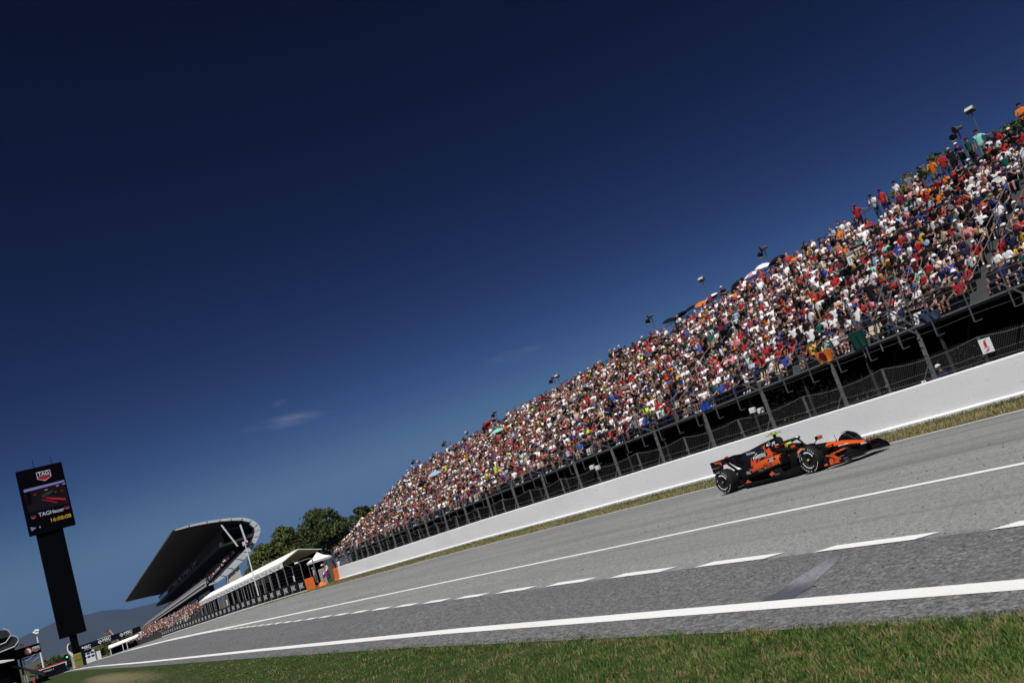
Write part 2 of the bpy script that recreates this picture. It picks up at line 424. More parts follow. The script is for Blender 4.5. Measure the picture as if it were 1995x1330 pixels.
# crumbs of rubber scattered on the track
mb = MB()
for i in range(900):
    y = 6 + 90 * rnd.random() ** 2; x = rnd.uniform(9, 22.5) if rnd.random() < .8 else rnd.uniform(6.6, 9)
    if rnd.random() < .35: x = 14.5 + rnd.gauss(0, .9)
    s = rnd.uniform(.003, .009) * (1 + y / 34); a = rnd.random() * 6.3; z = gz(x, y) + .002
    u = Vector((math.cos(a), math.sin(a), 0)) * s * rnd.uniform(.8, 2.4); v = Vector((-math.sin(a), math.cos(a), 0)) * s; o = Vector((x, y, z))
    mb.loft([[o + u, o + v, o - u, o - v], [o + u * .5 + Vector((0, 0, s)), o + v * .5 + Vector((0, 0, s)), o - u * .5 + Vector((0, 0, s * .7)), o - v * .5 + Vector((0, 0, s))]])
tag(mb.build('rubber_crumbs', M('tyre_rubber_crumb', (0.018, 0.018, 0.018), .9)), 'black rubber crumbs scattered over the grey track', 'rubber debris', kind='stuff')

# ------------------------------------------------------------------ grass blades
def blade_mat(name, cols):
    m, t, b = node_mat(name)
    a = nd(t, 'ShaderNodeAttribute', attribute_name='tone')
    r = nd(t, 'ShaderNodeValToRGB'); e = r.color_ramp.elements
    while len(e) < len(cols): e.new(0.5)
    for i, (p, c) in enumerate(cols): e[i].position = p; e[i].color = c + (1,)
    t.links.new(a.outputs['Fac'], r.inputs[0]); t.links.new(r.outputs[0], b.inputs['Base Color'])
    b.inputs['Roughness'].default_value = .7; b.inputs['Specular IOR Level'].default_value = .25
    return m
def vnoise(x, y, s, seed):
    r = np.random.default_rng(seed); g = r.random((64, 64)); x = x * s; y = y * s
    i = np.floor(x).astype(int); j = np.floor(y).astype(int); u = x - i; v = y - j; u = u * u * (3 - 2 * u); v = v * v * (3 - 2 * v)
    G = lambda a, b: g[a % 64, b % 64]
    return (G(i, j) * (1 - u) + G(i + 1, j) * u) * (1 - v) + (G(i, j + 1) * (1 - u) + G(i + 1, j + 1) * u) * v
def blades(name, X, Y, H, Wd, tone, mat, lift):
    n = len(X); a = rng.random(n) * 2 * np.pi; la = rng.random(n) * 2 * np.pi; lean = H * rng.uniform(.1, .9, n)
    Z = gzv(X, Y) + lift
    B = np.stack([X, Y, Z], 1); D = np.stack([np.cos(a), np.sin(a), 0 * a], 1) * Wd[:, None]
    mid = B + np.stack([np.cos(la) * lean * .35, np.sin(la) * lean * .35, H * .6], 1); tip = B + np.stack([np.cos(la) * lean, np.sin(la) * lean, H], 1)
    V = np.stack([B - D, B + D, mid + D * .75, mid - D * .75, tip + D * .12, tip - D * .12], 1).reshape(-1, 3)
    k = np.arange(n)[:, None] * 6
    Q = np.concatenate([k + np.array([0, 1, 2, 3]), k + np.array([3, 2, 4, 5])])
    return np_mesh(name, V, Q, mat, attr=np.repeat(tone, 6))
MT_BLADE = blade_mat('grass_blades', [(0, (0.022, 0.046, 0.008)), (.3, (0.060, 0.115, 0.020)), (.6, (0.110, 0.175, 0.034)), (.82, (0.20, 0.20, 0.075)), (1, (0.25, 0.16, 0.09))])
N = 120000
Yb = 2.4 * (1 - rng.random(N) * (1 - (2.4 / 130) ** .9)) ** (-1 / .9)
Xb = GRASS_X - 0.12 + .1 * rng.standard_normal(N) * (rng.random(N) < .06) - .16 * vnoise(Yb, Yb * 0, 1.7, 12) - np.clip(Yb / 60 - .3, 0, .5) - np.clip(rng.random(N) ** 1.15 * np.minimum(5.6, 1.6 + Yb * .55 * .6), 0, None)
far = np.clip(Yb / 9, 1, 9)
cl = vnoise(Xb, Yb, 2.3, 1) * .5 + vnoise(Xb, Yb, .7, 2) * .5
Hb = (.008 + .028 * rng.random(N) * (.15 + 1.5 * vnoise(Xb, Yb, 7.0, 3))) * np.clip(22 / Yb, .35, 1)
tone = np.clip(.33 + .75 * (vnoise(Xb, Yb, 2.6, 4) - .5) + .75 * (vnoise(Xb, Yb, 8.5, 14) - .5) + .34 * rng.standard_normal(N) * .75 + .5 * (vnoise(Xb, Yb, 4.5, 5) > .78), 0, 1)
dry = (np.exp(-((Yb - 52) / 22) ** 2) * np.exp(-((Xb - 3.4) / 1.5) ** 2))
tone = np.clip(tone + dry * .75, 0, 1)
ok = rng.random(N) > dry * .7
Xb, Yb, Hb, tone, far = Xb[ok], Yb[ok], Hb[ok], tone[ok], far[ok]
# tufts: bunches of longer blades, green or withered
nt_, per = 7500, 15
yt = 2.6 * (1 - rng.random(nt_) * (1 - (2.6 / 40) ** 1.1)) ** (-1 / 1.1)
xt = GRASS_X - .2 - .1 * rng.random(nt_) - .16 * vnoise(yt, yt * 0, 1.7, 12) - rng.random(nt_) ** 1.1 * np.minimum(5.4, 1.2 + yt * .33)
tt = np.where(rng.random(nt_) < .28, rng.uniform(.74, 1.0, nt_), rng.uniform(.08, .58, nt_)); th_ = rng.uniform(.5, 1.2, nt_) * np.clip(16 / yt, .35, 1)
sp = .022 * np.clip(yt / 6, 1, 3)
Xt = np.repeat(xt, per) + rng.standard_normal(nt_ * per) * np.repeat(sp, per); Yt = np.repeat(yt, per) + rng.standard_normal(nt_ * per) * np.repeat(sp, per)
Ht = np.repeat(th_, per) * rng.uniform(.025, .062, nt_ * per); Tt = np.clip(np.repeat(tt, per) + rng.normal(0, .10, nt_ * per), 0, 1)
Wt = .0030 * np.clip(Yt / 9, 1, 5) * rng.uniform(.6, 1.4, nt_ * per)
o = blades('grass', np.concatenate([Xb, Xt]), np.concatenate([Yb, Yt]), np.concatenate([Hb, Ht]), np.concatenate([.0026 * far * rng.uniform(.6, 1.4, len(Xb)), Wt]), np.concatenate([tone, Tt]), MT_BLADE, -.006)
tag(o, 'rough green lawn with brown tufts along the near edge of the pit lane', 'grass', kind='stuff')
N = 60000
Yb = 8 + 112 * rng.random(N) ** 1.8
e_ = np.interp(Yb, *EDGE); w_ = np.interp(Yb, *WALLX)
q = rng.random(N); Xb = e_ + .2 + (w_ - e_ - .25) * q
keep = vnoise(Xb, Yb, .9, 8) + .35 * q > .40
Xb, Yb, q = Xb[keep], Yb[keep], q[keep]; N = len(Xb)
tone = np.clip(.62 + .5 * (vnoise(Xb, Yb, .6, 9) - .5) + .22 * rng.standard_normal(N) - .25 * (q > .55), 0.1, 1)
MT_BLADE2 = blade_mat('dry_grass_blades', [(0, (0.05, 0.07, 0.02)), (.4, (0.12, 0.13, 0.045)), (.7, (0.22, 0.19, 0.085)), (1, (0.34, 0.27, 0.15))])
o = blades('dry_grass', Xb, Yb, .05 + .10 * rng.random(N), .010 * rng.uniform(.6, 1.5, N), tone, MT_BLADE2, 0)
tag(o, 'dry yellowish grass strip below the long white wall', 'grass', kind='stuff')

# ------------------------------------------------------------------ white concrete wall
def wall_mat():
    m, t, b = node_mat('white_wall_paint')
    P = nd(t, 'ShaderNodeTexCoord').outputs['Object']
    s = noise(t, stretch(t, P, (1, 1.2, 2.2)), 2.6, 5, .7); f = noise(t, P, 9, 5, .8); g = noise(t, stretch(t, P, (1, .35, 1)), .5, 3)
    c = mixc(t, rmap(t, g, .3, .7), (0.78, 0.78, 0.79), (0.66, 0.665, 0.685))
    c = mixc(t, rmap(t, f, .60, .68, 0, .6), c, (0.42, 0.40, 0.41))
    sc = noise(t, stretch(t, P, (1, 2.4, 9)), 1.1, 4, .7)
    c = mixc(t, rmap(t, sc, .63, .72, 0, .55), c, (0.33, 0.33, 0.34))
    t.links.new(c, b.inputs['Base Color']); b.inputs['Roughness'].default_value = .7
    bump(t, b, s, .25, .02)
    return m
MT_WALL = wall_mat()
wroot = empty('concrete_wall', (wx(20), 20, gz(wx(20), 20)), 0, 'long white painted concrete wall between dry grass and grandstand', 'wall')
wys = [-60, -20, 0, 8] + list(np.arange(12, 99.5, 3.0)) + [100]
def wsec(y):
    x = wx(y); z = gz(x, y)
    return [(x - .16, y, z - .1), (x - .16, y, z + .13), (x - .06, y, z + .19), (x, y, z + 1.30), (x + .035, y, z + 1.345), (x + .33, y, z + 1.345), (x + .40, y, z + 1.30), (x + .46, y, z + .13), (x + .46, y, z - .1)]
off = Vector(wroot.location)
mb = MB(); mb.loft([[Vector(p) - off for p in wsec(y)] for y in wys[:-1] + [98.2]], 0)
mb.f = [tuple(reversed(f)) for f in mb.f]
mb.build('wall_body', MT_WALL, wroot)
MT_ORANGE = M('orange_plastic', (0.75, 0.16, 0.02), .55, var=.1, scale=3)
mb = MB(); mb.loft([[Vector(p) - off for p in wsec(y)] for y in (98.2, 100.2)], 0); mb.f = [tuple(reversed(f)) for f in mb.f]
tag(mb.build('end_panel', MT_ORANGE, wroot), 'orange painted end of the white wall')

# ------------------------------------------------------------------ debris fence on the wall
MT_GALV = M('galvanised_steel', (0.21, 0.21, 0.21), .5, .5, var=.45, scale=14)
MT_WIRE = M('fence_wire', (0.14, 0.14, 0.14), .55, .4, var=.3, scale=20)
froot = empty('debris_fence', (wx(20) + .2, 20, 1.35), 0, 'tall steel catch fence with bent posts and wire mesh standing on the white wall', 'fence')
off = Vector(froot.location)
fx = lambda y: wx(y) + .2
ft = lambda y: gz(wx(y), y) + 1.345
k = -1
cable_nodes = []
while True:
    y = 20.64 + 4.13 * k
    if y > 98: break
    x, z = fx(y), ft(y)
    b0 = Vector((x, y, z)) - off
    jz = rnd.uniform(-.05, .05); jx = rnd.uniform(-.04, .04)
    mb = MB()
    mb.bar(b0, b0 + Vector((jx, 0, 1.70 + jz)), .07, .07)
    mb.bar(b0 + Vector((.0, -.045, .02)), b0 + Vector((jx, -.045, 1.5)), .11, .016)
    mb.bar(b0 + Vector((.0, .045, .02)), b0 + Vector((jx, .045, 1.5)), .11, .016)
    mb.bar(b0 + Vector((jx, 0, 1.68 + jz)), b0 + Vector((-.92, .04 * rnd.uniform(-1, 1), 2.14 + jz)), .045, .045)
    mb.bbox((b0.x - .14, b0.y - .12, b0.z - .02), (b0.x + .14, b0.y + .12, b0.z + .03), .01)
    mb.bar(b0 + Vector((0, .5, 0)), b0 + Vector((0, .05, .55)), .025, .025)
    for dz in (.35, .62, .9, 1.2, 1.5):
        mb.bbox((b0.x - .06, b0.y - .055, b0.z + dz), (b0.x + .05, b0.y + .055, b0.z + dz + .04), .01)
    mb.build('tall_post', MT_GALV, froot)
    y2 = y + 2.0
    if y2 < 98:
        b1 = Vector((fx(y2), y2, ft(y2))) - off
        mb = MB(); lean = Vector((rnd.uniform(-.03, .03), rnd.uniform(-.05, .05), .90 + rnd.uniform(-.03, .03)))
        mb.bar(b1, b1 + lean, .065, .065); mb.bbox((b1.x - .12, b1.y - .1, b1.z - .02), (b1.x + .12, b1.y + .1, b1.z + .03), .01)
        mb.bar(b1 + lean * .25 + Vector((-.05, 0, 0)), b1 + lean * .3 + Vector((-.05, 0, .05)), .09, .09)
        mb.build('short_post', MT_GALV, froot)
        cable_nodes += [b0 + Vector((-.05, 0, .74)), b1 + lean + Vector((-.04, 0, 0))]
    k += 1
# cables
mb = MB()
sag = []
for a, b in zip(cable_nodes[:-1], cable_nodes[1:]):
    sag += [a, a.lerp(b, .5) + Vector((0, 0, -.05))]
mb.tube(sag, .009, 4)
for dz, rr in ((.10, .005), (.30, .006), (1.62, .004)):
    mb.tube([Vector((fx(y) - .06, y, ft(y) + dz + .02 * math.sin(y * 1.7 + dz * 9))) - off for y in np.arange(10, 98.3, 1.4)], rr, 4)
mb.build('cable', MT_GALV, froot)
# chain-link: two families of slanting wires up to the first cable
Vs = []; Qs = []
y = 10.0
while y < 98:
    pitch = .085 + max(0, y - 20) * .0035
    for sgn in (1, -1):
        h = .80 + .10 * abs(math.sin(y * .76)); ya, yb = y, y + sgn * h * .62; w = .0028 + y * .00002
        xa, xb = fx(ya) - .05, fx(yb) - .05; za = ft(ya) + .02; zb = ft(yb) + h
        k0 = len(Vs)
        Vs += [(xa, ya - w, za), (xa, ya + w, za), (xb, yb + w, zb), (xb, yb - w, zb)]; Qs.append((k0, k0 + 1, k0 + 2, k0 + 3))
    y += pitch
o = np_mesh('wire_mesh', np.array(Vs) - np.array(off), np.array(Qs), MT_WIRE); o.parent = froot

# fire-extinguisher sign on the fence
sroot = empty('fire_sign', (fx(18.3) - .12, 18.28, 1.62), 0, 'white sign with a red fire extinguisher and arrow hung on the fence', 'sign')
mb = MB(); mb.bbox((-.012, -.21, 0), (.012, .21, .48), .004); mb.build('board', M('sign_white', (.8, .8, .8), .5, var=.03), sroot)
fr = frame((-.014, 0, .24), (0, -1, 0), (0, 0, 1))
MT_RED = M('sign_red', (0.55, 0.02, 0.03), .5, var=.05)
mb = MB()
def poly(mb, fr, pts, mi=0, lift=.003): mb.add([fr @ Vector((a, b, lift)) for a, b in pts], [tuple(range(len(pts)))], mi)
poly(mb, fr, [(-.05, -.03), (.04, -.03), (.04, .13), (.02, .155), (-.03, .155), (-.05, .13)])
poly(mb, fr, [(-.02, .155), (.01, .155), (.01, .18), (-.02, .18)], 0, .004)
poly(mb, fr, [(.01, .165), (.09, .185), (.09, .20), (.01, .185)], 0, .005)
poly(mb, fr, [(-.10, -.19), (.0, -.155), (-.03, -.12), (.09, -.12), (.07, -.15), (.03, -.155), (-.02, -.2)], 0, .003)
letters(mb, 'FIRE', .075, frame((-.014, 0, .175), (0, -1, 0), (0, 0, 1)), bold=.02, space=1.25)
mb.build('pictogram', MT_RED, sroot)

for y_, x_, z_, lb in ((29.6, 28.75, 2.15, 'pair of small white box lamps clamped to the fence above the rear of the car'), (43.2, 29.0, 2.1, 'pair of small white box lamps clamped to the fence left of the car')):
    t = empty('fence_lamp', (x_, y_, z_), R(20), lb, 'lamp', 'lamps on the catch fence')
    for dy, dz in ((-.2, .0), (.16, .12)):
        mb = MB(); mb.bbox((-.12, dy - .13, dz), (.1, dy + .13, dz + .22), .03); mb.build('lamp_box', M('lamp_box_white', (.55, .56, .54), .5), t)
    mb = MB(); mb.bar((.1, -.3, .1), (.1, .3, .12), .04, .04); mb.build('clamp', MT_GALV, t)
# ================================================================== the racing car
MT_CARB = M('carbon_black', (0.006, 0.006, 0.007), .42, var=.25, scale=9, spec=.22)
MT_PAPAYA = M('papaya_paint', (0.64, 0.085, 0.007), .36, var=.05, coat=.4)
MT_NAVY = M('navy_decal', (0.007, 0.010, 0.024), .45, var=.1)
MT_TYRE = M('tyre_rubber', (0.008, 0.008, 0.008), .75, var=.3, scale=18, spec=.25)
MT_WHITE = M('white_lettering', (0.80, 0.80, 0.78), .5, var=.03)
MT_GREY = M('grey_lettering', (0.28, 0.29, 0.30), .5, var=.05)
MT_RIM = M('wheel_cover_black', (0.015, 0.015, 0.016), .5, .3)
MT_YEL = M('fluorescent_yellow', (0.36, 0.50, 0.03), .5, var=.05)
MT_METAL = M('bare_metal', (0.45, 0.45, 0.45), .35, .8)
MT_VISOR = M('visor', (0.01, 0.01, 0.012), .12)
MT_DECALK = M('black_lettering', (0.02, 0.015, 0.012), .5)
CAR = empty('racing_car', (20.6, 18.95, gz(20, 20) + .015), R(-90), 'black and orange open wheel racing car with halo speeding along the track', 'racing car')
CAR.scale = (1.035, 1.035, 1.035)

def sect(x, w, zb, zt, n=2.6, m=22, yc=0.0, tw=1.0):
    """super-ellipse section across the car; tw narrows the top"""
    r = []
    for k in range(m):
        t = 2 * math.pi * k / m; c, s = math.cos(t), math.sin(t)
        y = abs(c) ** (2 / n) * math.copysign(1, c) * w; q = abs(s) ** (2 / n) * math.copysign(1, s)
        z = (zb + zt) / 2 + q * (zt - zb) / 2
        r.append((x, yc + y * (1 + (tw - 1) * (q + 1) / 2), z))
    return r
def interp_sections(keys, n):
    xs_ = [k[0] for k in keys]; out = []
    for i in range(n + 1):
        t = i / n * (len(keys) - 1); j = min(int(t), len(keys) - 2); f = t - j
        def cr(c):
            p = [keys[max(j - 1, 0)][c], keys[j][c], keys[j + 1][c], keys[min(j + 2, len(keys) - 1)][c]]
            return .5 * ((2 * p[1]) + (-p[0] + p[2]) * f + (2 * p[0] - 5 * p[1] + 4 * p[2] - p[3]) * f * f + (-p[0] + 3 * p[1] - 3 * p[2] + p[3]) * f ** 3)
        out.append([cr(c) for c in range(len(keys[0]))])
    return out
# --- nose and survival cell
keys = [(1.33, .075, .335, .395), (1.22, .11, .30, .43), (.95, .135, .29, .49), (.55, .165, .285, .565), (.1, .20, .28, .625), (-.4, .245, .24, .665), (-.8, .30, .16, .69), (-1.05, .36, .12, .69), (-1.35, .40, .09, .66), (-1.75, .40, .08, .66)]
def nose_col(p):
    if p.x > 1.24: return 2
    if .0 < p.x <= 1.24 and p.z > (.365 + (.50 - .365) * (1.24 - p.x) / .7 if p.x > .54 else .47 - (.54 - p.x) * -.08): return 1
    if -.95 < p.x < -.42 and p.z > .56 and abs(p.y) > .12: return 1
    return 0
mb = MB(); mb.loft([sect(a, b, c, d, 2.7, 26, tw=.86) for a, b, c, d in interp_sections(keys, 54)], 0, mfun=nose_col)
body = mb.build('nose_and_cell', [MT_CARB, MT_PAPAYA, MT_NAVY], CAR, smooth=True)
# cockpit hole lined in black: surround pads
mb = MB()
for s in (-1, 1):
    mb.tube([(-.98, s * .16, .70), (-1.2, s * .26, .735), (-1.55, s * .29, .79), (-1.85, s * .22, .86)], [.05, .07, .085, .09], 8)
mb.build('cockpit_surround', MT_CARB, CAR, smooth=True)
# --- engine cover with air box and fin
ek = [(-1.66, .115, .86, 1.15), (-1.76, .15, .70, 1.175), (-1.95, .20, .50, 1.16), (-2.3, .25, .36, 1.06), (-2.7, .25, .28, .92), (-3.1, .21, .24, .78), (-3.5, .14, .24, .62), (-3.85, .08, .28, .46)]
def eng_col(p):
    if p.x > -1.74: return 0
    if p.z > .98 or (p.x > -2.25 and p.z > .90 + (-1.75 - p.x) * .06): return 3 if -2.25 < p.x < -1.74 else (1 if p.x > -2.45 else 0)
    if -2.98 < p.x < -2.16 - abs(p.z - .80) * 1.2 and p.z > .70: return 2
    if -3.0 < p.x < -1.84 and p.z > .48: return 1
    return 0
mb = MB(); mb.loft([sect(a, b, c, d, 2.3, 30, tw=.62) for a, b, c, d in interp_sections(ek, 60)], 0, mfun=eng_col)
eng = mb.build('engine_cover', [MT_CARB, MT_PAPAYA, MT_NAVY, MT_CARB], CAR, smooth=True)
mb = MB(); prof = [(-2.35, 1.0), (-2.0, 1.155), (-2.5, 1.10), (-3.05, 1.02), (-3.42, 1.0), (-3.48, .62), (-3.2, .66), (-2.8, .80)]
mb.prism([(x, -.012, z) for x, z in prof], (0, .024, 0)); mb.build('shark_fin', MT_NAVY, CAR)
mb = MB(); mb.loft([[(-1.672, .07 * math.cos(a), 1.02 + .10 * math.sin(a)) for a in np.linspace(0, 6.28, 14)[:-1]], [(-1.655, .085 * math.cos(a), 1.02 + .115 * math.sin(a)) for a in np.linspace(0, 6.28, 14)[:-1]]])
mb.build('air_intake', MT_DECALK, CAR)
# --- side pods
pods = []
for s in (-1, 1):
    pk = [(-1.22, .16, .40, .69, .52), (-1.32, .20, .36, .705, .54), (-1.55, .22, .32, .70, .54), (-2.0, .21, .27, .67, .52), (-2.5, .18, .22, .60, .44), (-3.0, .13, .18, .50, .33), (-3.4, .08, .16, .38, .24)]
    def pod_col(p):
        d = abs(p.z - .60) / .10
        if p.x > -1.27: return 0
        if -1.72 < p.x < -1.36 and ((p.x + 1.54) / .17) ** 2 + ((p.z - .615) / .062) ** 2 < 1: return 2
        if p.z < .455 + (p.x + 1.3) * .02: return 0
        if p.x < -2.5: return 1 if (p.x > -2.75 and p.z < .50) else 2
        if -2.25 < p.x < -1.95 and p.z < .47: return 0
        return 1
    mb = MB(); mb.loft([sect(a, b, c, d, 2.8, 26, s * e) for a, b, c, d, e in interp_sections(pk, 48)], 0, mfun=pod_col)
    pods.append(mb.build('side_pod', [MT_CARB, MT_PAPAYA, MT_NAVY], CAR, smooth=True))
# --- floor, floor edge wings, plank
mb = MB()
fl = [(.0, .34), (-.55, .40), (-.78, .72), (-1.3, .80), (-2.4, .80), (-2.95, .72), (-3.2, .50), (-3.9, .46)]
top = [(x, y, .085 + .02 * (x < -2.8) * (-2.8 - x) * 6) for x, y in fl]; pts = top + [(x, -y, z) for x, y, z in reversed(top)]
mb.loft([[(x, y, z - .035) for x, y, z in pts], pts]); mb.build('floor', MT_CARB, CAR)
for s in (-1, 1):
    for (x0, x1, y0, z0, z1) in ((-.55, -1.05, .62, .10, .27), (-.6, -1.1, .70, .10, .24), (-.7, -1.2, .77, .10, .21)):
        mb = MB(); mb.loft([[(x0, s * (y0 - .12), z0), (x1, s * y0, z0), (x1, s * y0, z1), (x0 + .04, s * (y0 - .12), z1 + .02)], [(x0, s * (y0 - .11), z0), (x1, s * (y0 + .01), z0), (x1, s * (y0 + .01), z1), (x0 + .04, s * (y0 - .11), z1 + .02)]])
        mb.build('floor_fence', MT_CARB, CAR)
    mb = MB(); mb.tube([(-1.25, s * .80, .13), (-2.0, s * .83, .12), (-2.9, s * .76, .13)], .018, 6); mb.build('floor_edge', MT_CARB, CAR)
for s in (-1, 1):
    mb = MB(); mb.loft([[(-1.15, s * .79, .13), (-1.62, s * .815, .14), (-1.62, s * .80, .34), (-1.32, s * .72, .36)], [(-1.15, s * .80, .13), (-1.62, s * .825, .14), (-1.62, s * .81, .34), (-1.32, s * .73, .36)]])
    mb.build('barge_board', MT_GREY if s > 0 else MT_CARB, CAR)
    mb = MB(); mb.prism([(-1.5, s * .822, .23), (-1.66, s * .822, .17), (-1.72, s * .822, .24), (-1.60, s * .822, .31)], (0, s * .008, 0))
    mb.prism([(-2.55, s * .80, .15), (-2.85, s * .76, .15), (-2.72, s * .77, .24)], (0, s * .01, 0))
    mb.build('floor_stripe', MT_PAPAYA, CAR)
# --- halo
mb = MB()
mb.loft([[(-.86 + a * .01, .018 * b, .70), (-.95, .018 * b, .88), (-1.10, .02 * b, 1.0)] for a, b in ((0, 0),)] , 0, closed=False, caps=False) if False else None
mb.tube([(-.80, 0, .67), (-.90, 0, .82), (-1.03, 0, .965)], [.028, .026, .034], 8)
for s in (-1, 1):
    mb.tube([(-.97, 0, .975), (-1.06, s * .12, .985), (-1.25, s * .245, .975), (-1.5, s * .315, .94), (-1.75, s * .31, .90), (-1.92, s * .24, .86)], [.034, .036, .036, .034, .034, .032], 8)
halo = mb.build('halo', MT_CARB, CAR, smooth=True)
mb = MB(); mb.ball((-1.00, -.03, 1.0), (.05, .045, .02), 8, 5); mb.ball((-1.55, -.33, .965), (.10, .012, .012), 8, 5)
mb.build('halo_light_patch', MT_WHITE, halo, smooth=True)
mb = MB(); mb.tube([(-1.30, -.272, .955), (-1.62, -.335, .905)], [.022, .03], 6); mb.build('halo_stripe', MT_PAPAYA, halo)
# --- camera pod, antenna, mirrors
mb = MB()
mb.loft([sect(x, w, 1.255, 1.305, 2.2, 12) for x, w in ((-1.70, .02), (-1.74, .035), (-1.92, .035), (-2.0, .018))])
mb.bar((-1.86, -.26, 1.285), (-1.86, .26, 1.285), .10, .045)
mb.ball((-1.86, .28, 1.285), (.055, .03, .028), 8, 5); mb.ball((-1.86, -.28, 1.285), (.055, .03, .028), 8, 5)
mb.build('camera_pod', MT_YEL, CAR, smooth=True)
mb = MB(); mb.bar((-1.84, 0, 1.15), (-1.84, 0, 1.28), .09, .05); mb.ball((-1.86, -.06, 1.315), (.035, .025, .022), 6, 4); mb.ball((-1.86, .10, 1.315), (.035, .025, .022), 6, 4)
mb.build('camera_mount', MT_CARB, CAR)
mb = MB(); mb.tube([(.28, .02, .60), (.27, .02, .80)], .007, 5); mb.tube([(.28, .02, .60), (.28, .02, .64)], .018, 6); mb.build('antenna', MT_CARB, CAR)
for s in (-1, 1):
    mb = MB(); mb.loft([[(-.80 + dx, s * .56 + dy, .80 + dz) for dy, dz in ((-.11, -.045), (.11, -.045), (.12, .0), (.10, .05), (-.10, .055), (-.12, 0))] for dx in (-.03, .05)])
    mb.bar((-.82, s * .30, .66), (-.80, s * .50, .77), .03, .012); mi_ = mb.build('mirror', MT_CARB, CAR)
    mb = MB(); mb.quad((-.74, s * .56 - .09, .78), (-.74, s * .56 + .09, .78), (-.745, s * .56 + .085, .84), (-.745, s * .56 - .085, .845)); mb.build('mirror_back', MT_PAPAYA, mi_)
# --- wheels
def wheel(x, y, s, wd, rad, front):
    w = empty('wheel', (x, y, rad)); w.parent = CAR
    h = wd / 2
    mt = Matrix.Rotation(R(90) * (1 if s > 0 else -1), 4, 'X').inverted()   # local z -> outward
    rr = .232
    prof = [(rr, -h + .015), (rr + .05, -h), (rad - .06, -h + .004), (rad - .022, -h + .03), (rad - .004, -h + .075), (rad, -h * .4), (rad, h * .4), (rad - .004, h - .075), (rad - .022, h - .03), (rad - .06, h - .004), (rr + .05, h), (rr, h - .015), (rr - .012, h - .05), (rr - .012, -h + .05), (rr, -h + .015)]
    mb = MB(); mb.lathe(prof, 64, 0, mt); mb.build('tyre', MT_TYRE, w, smooth=True)
    mb = MB(); z0 = h - .022
    mb.lathe([(rr - .004, z0 + .004), (rr - .02, z0 + .006), (.17, z0 - .02), (.09, z0 - .055), (.055, z0 - .06), (.05, z0 - .02), (.035, z0 - .012), (.001, z0 - .012)], 40, 0, mt)
    mb.lathe([(rr - .004, -z0), (.001, -z0 + .02)], 40, 0, mt)
    for k in range(9):
        a = k * 2 * math.pi / 9
        mb.add([mt @ Vector((r_ * math.cos(a + d), r_ * math.sin(a + d), z0 - .052 + zz)) for r_, d, zz in ((.07, -.12, 0), (.07, .12, 0), (.19, .20, .046), (.19, .12, .050))], [(0, 1, 2, 3)])
    mb.build('rim', MT_RIM, w, smooth=True)
    def arc(mb, r0, r1, a0, a1, z_, n=14):
        rows = [[mt @ Vector((r_ * math.cos(a), r_ * math.sin(a), z_)) for r_ in (r0, r1)] for a in np.linspace(a0, a1, n)]
        mb.loft(rows, 0, closed=False, caps=False)
    mb = MB()
    for a0, a1, r0, r1 in ((.35, 1.9, .192, .226), (2.6, 2.95, .212, .226), (3.3, 5.0, .203, .226), (5.15, 5.35, .205, .224)):
        arc(mb, r0, r1, a0, a1, z0 + .0085)
    mb.build('white_cover_band', MT_WHITE, w)
    # lettering round the sidewall
    mb = MB()
    for word, ac in (('P ZERO', .9), ('PIRELLI', 4.0)):
        for i, ch in enumerate(word):
            a = ac - (i - len(word) / 2) * .20
            if ch == ' ': continue
            c = Vector((.302 * math.cos(a), .302 * math.sin(a), h + .002)); rad_d = Vector((math.cos(a), math.sin(a), 0)); tan = Vector((math.sin(a), -math.cos(a), 0))
            letters(mb, ch, .062, mt @ frame(c, tan, rad_d), lift=.002, bold=.015)
    arc(mb, .322, .332, 1.5, 2.7, h + .002); arc(mb, .322, .332, 5.0, 6.0, h + .002); arc(mb, .268, .275, 2.3, 3.1, h + .002)
    mb.build('sidewall_lettering', MT_WHITE, w)
    mb = MB(); mb.lathe([(.030, z0 - .01), (.030, z0 + .02), (.02, z0 + .026), (.001, z0 + .026)], 12, 0, mt); mb.build('wheel_nut', MT_YEL if front else MT_METAL, w)
    if front:
        mb = MB(); lo = [[(.40 * math.cos(a) , wy, .40 * math.sin(a)) for a in np.linspace(R(35), R(100), 10)] for wy in (-s * .02, -s * .15)]
        mb.loft([[(a * .97, b, c * .97) for a, b, c in lo[0]] + list(reversed(lo[0])), [(a * .97, b, c * .97) for a, b, c in lo[1]] + list(reversed(lo[1]))])
        mb.build('wheel_winglet', MT_CARB, w)
    return w
for s in (-1, 1):
    wheel(0.0, s * .82, s, .32, .362, True)
    wheel(-3.6, s * .765, s, .40, .362, False)
# --- suspension
for s in (-1, 1):
    mb = MB()
    for a, b in (((.28, .16, .56), (.03, .66, .50)), ((-.32, .22, .58), (-.02, .66, .50)), ((.30, .17, .36), (.03, .66, .22)), ((-.42, .24, .34), (-.02, .66, .22)), ((-.1, .2, .30), (.0, .64, .46)), ((.12, .18, .45), (.1, .66, .36))):
        mb.bar((a[0], s * a[1], a[2]), (b[0], s * b[1], b[2]), .055, .018)
    mb.build('front_suspension', MT_CARB, CAR)
    mb = MB()
    for a, b in (((-3.15, .16, .52), (-3.58, .60, .50)), ((-3.75, .10, .50), (-3.62, .60, .50)), ((-3.2, .16, .26), (-3.58, .60, .22)), ((-3.85, .10, .26), (-3.62, .60, .22)), ((-3.6, .10, .38), (-3.6, .62, .362))):
        mb.bar((a[0], s * a[1], a[2]), (b[0], s * b[1], b[2]), .055, .02)
    mb.build('rear_suspension', MT_CARB, CAR)
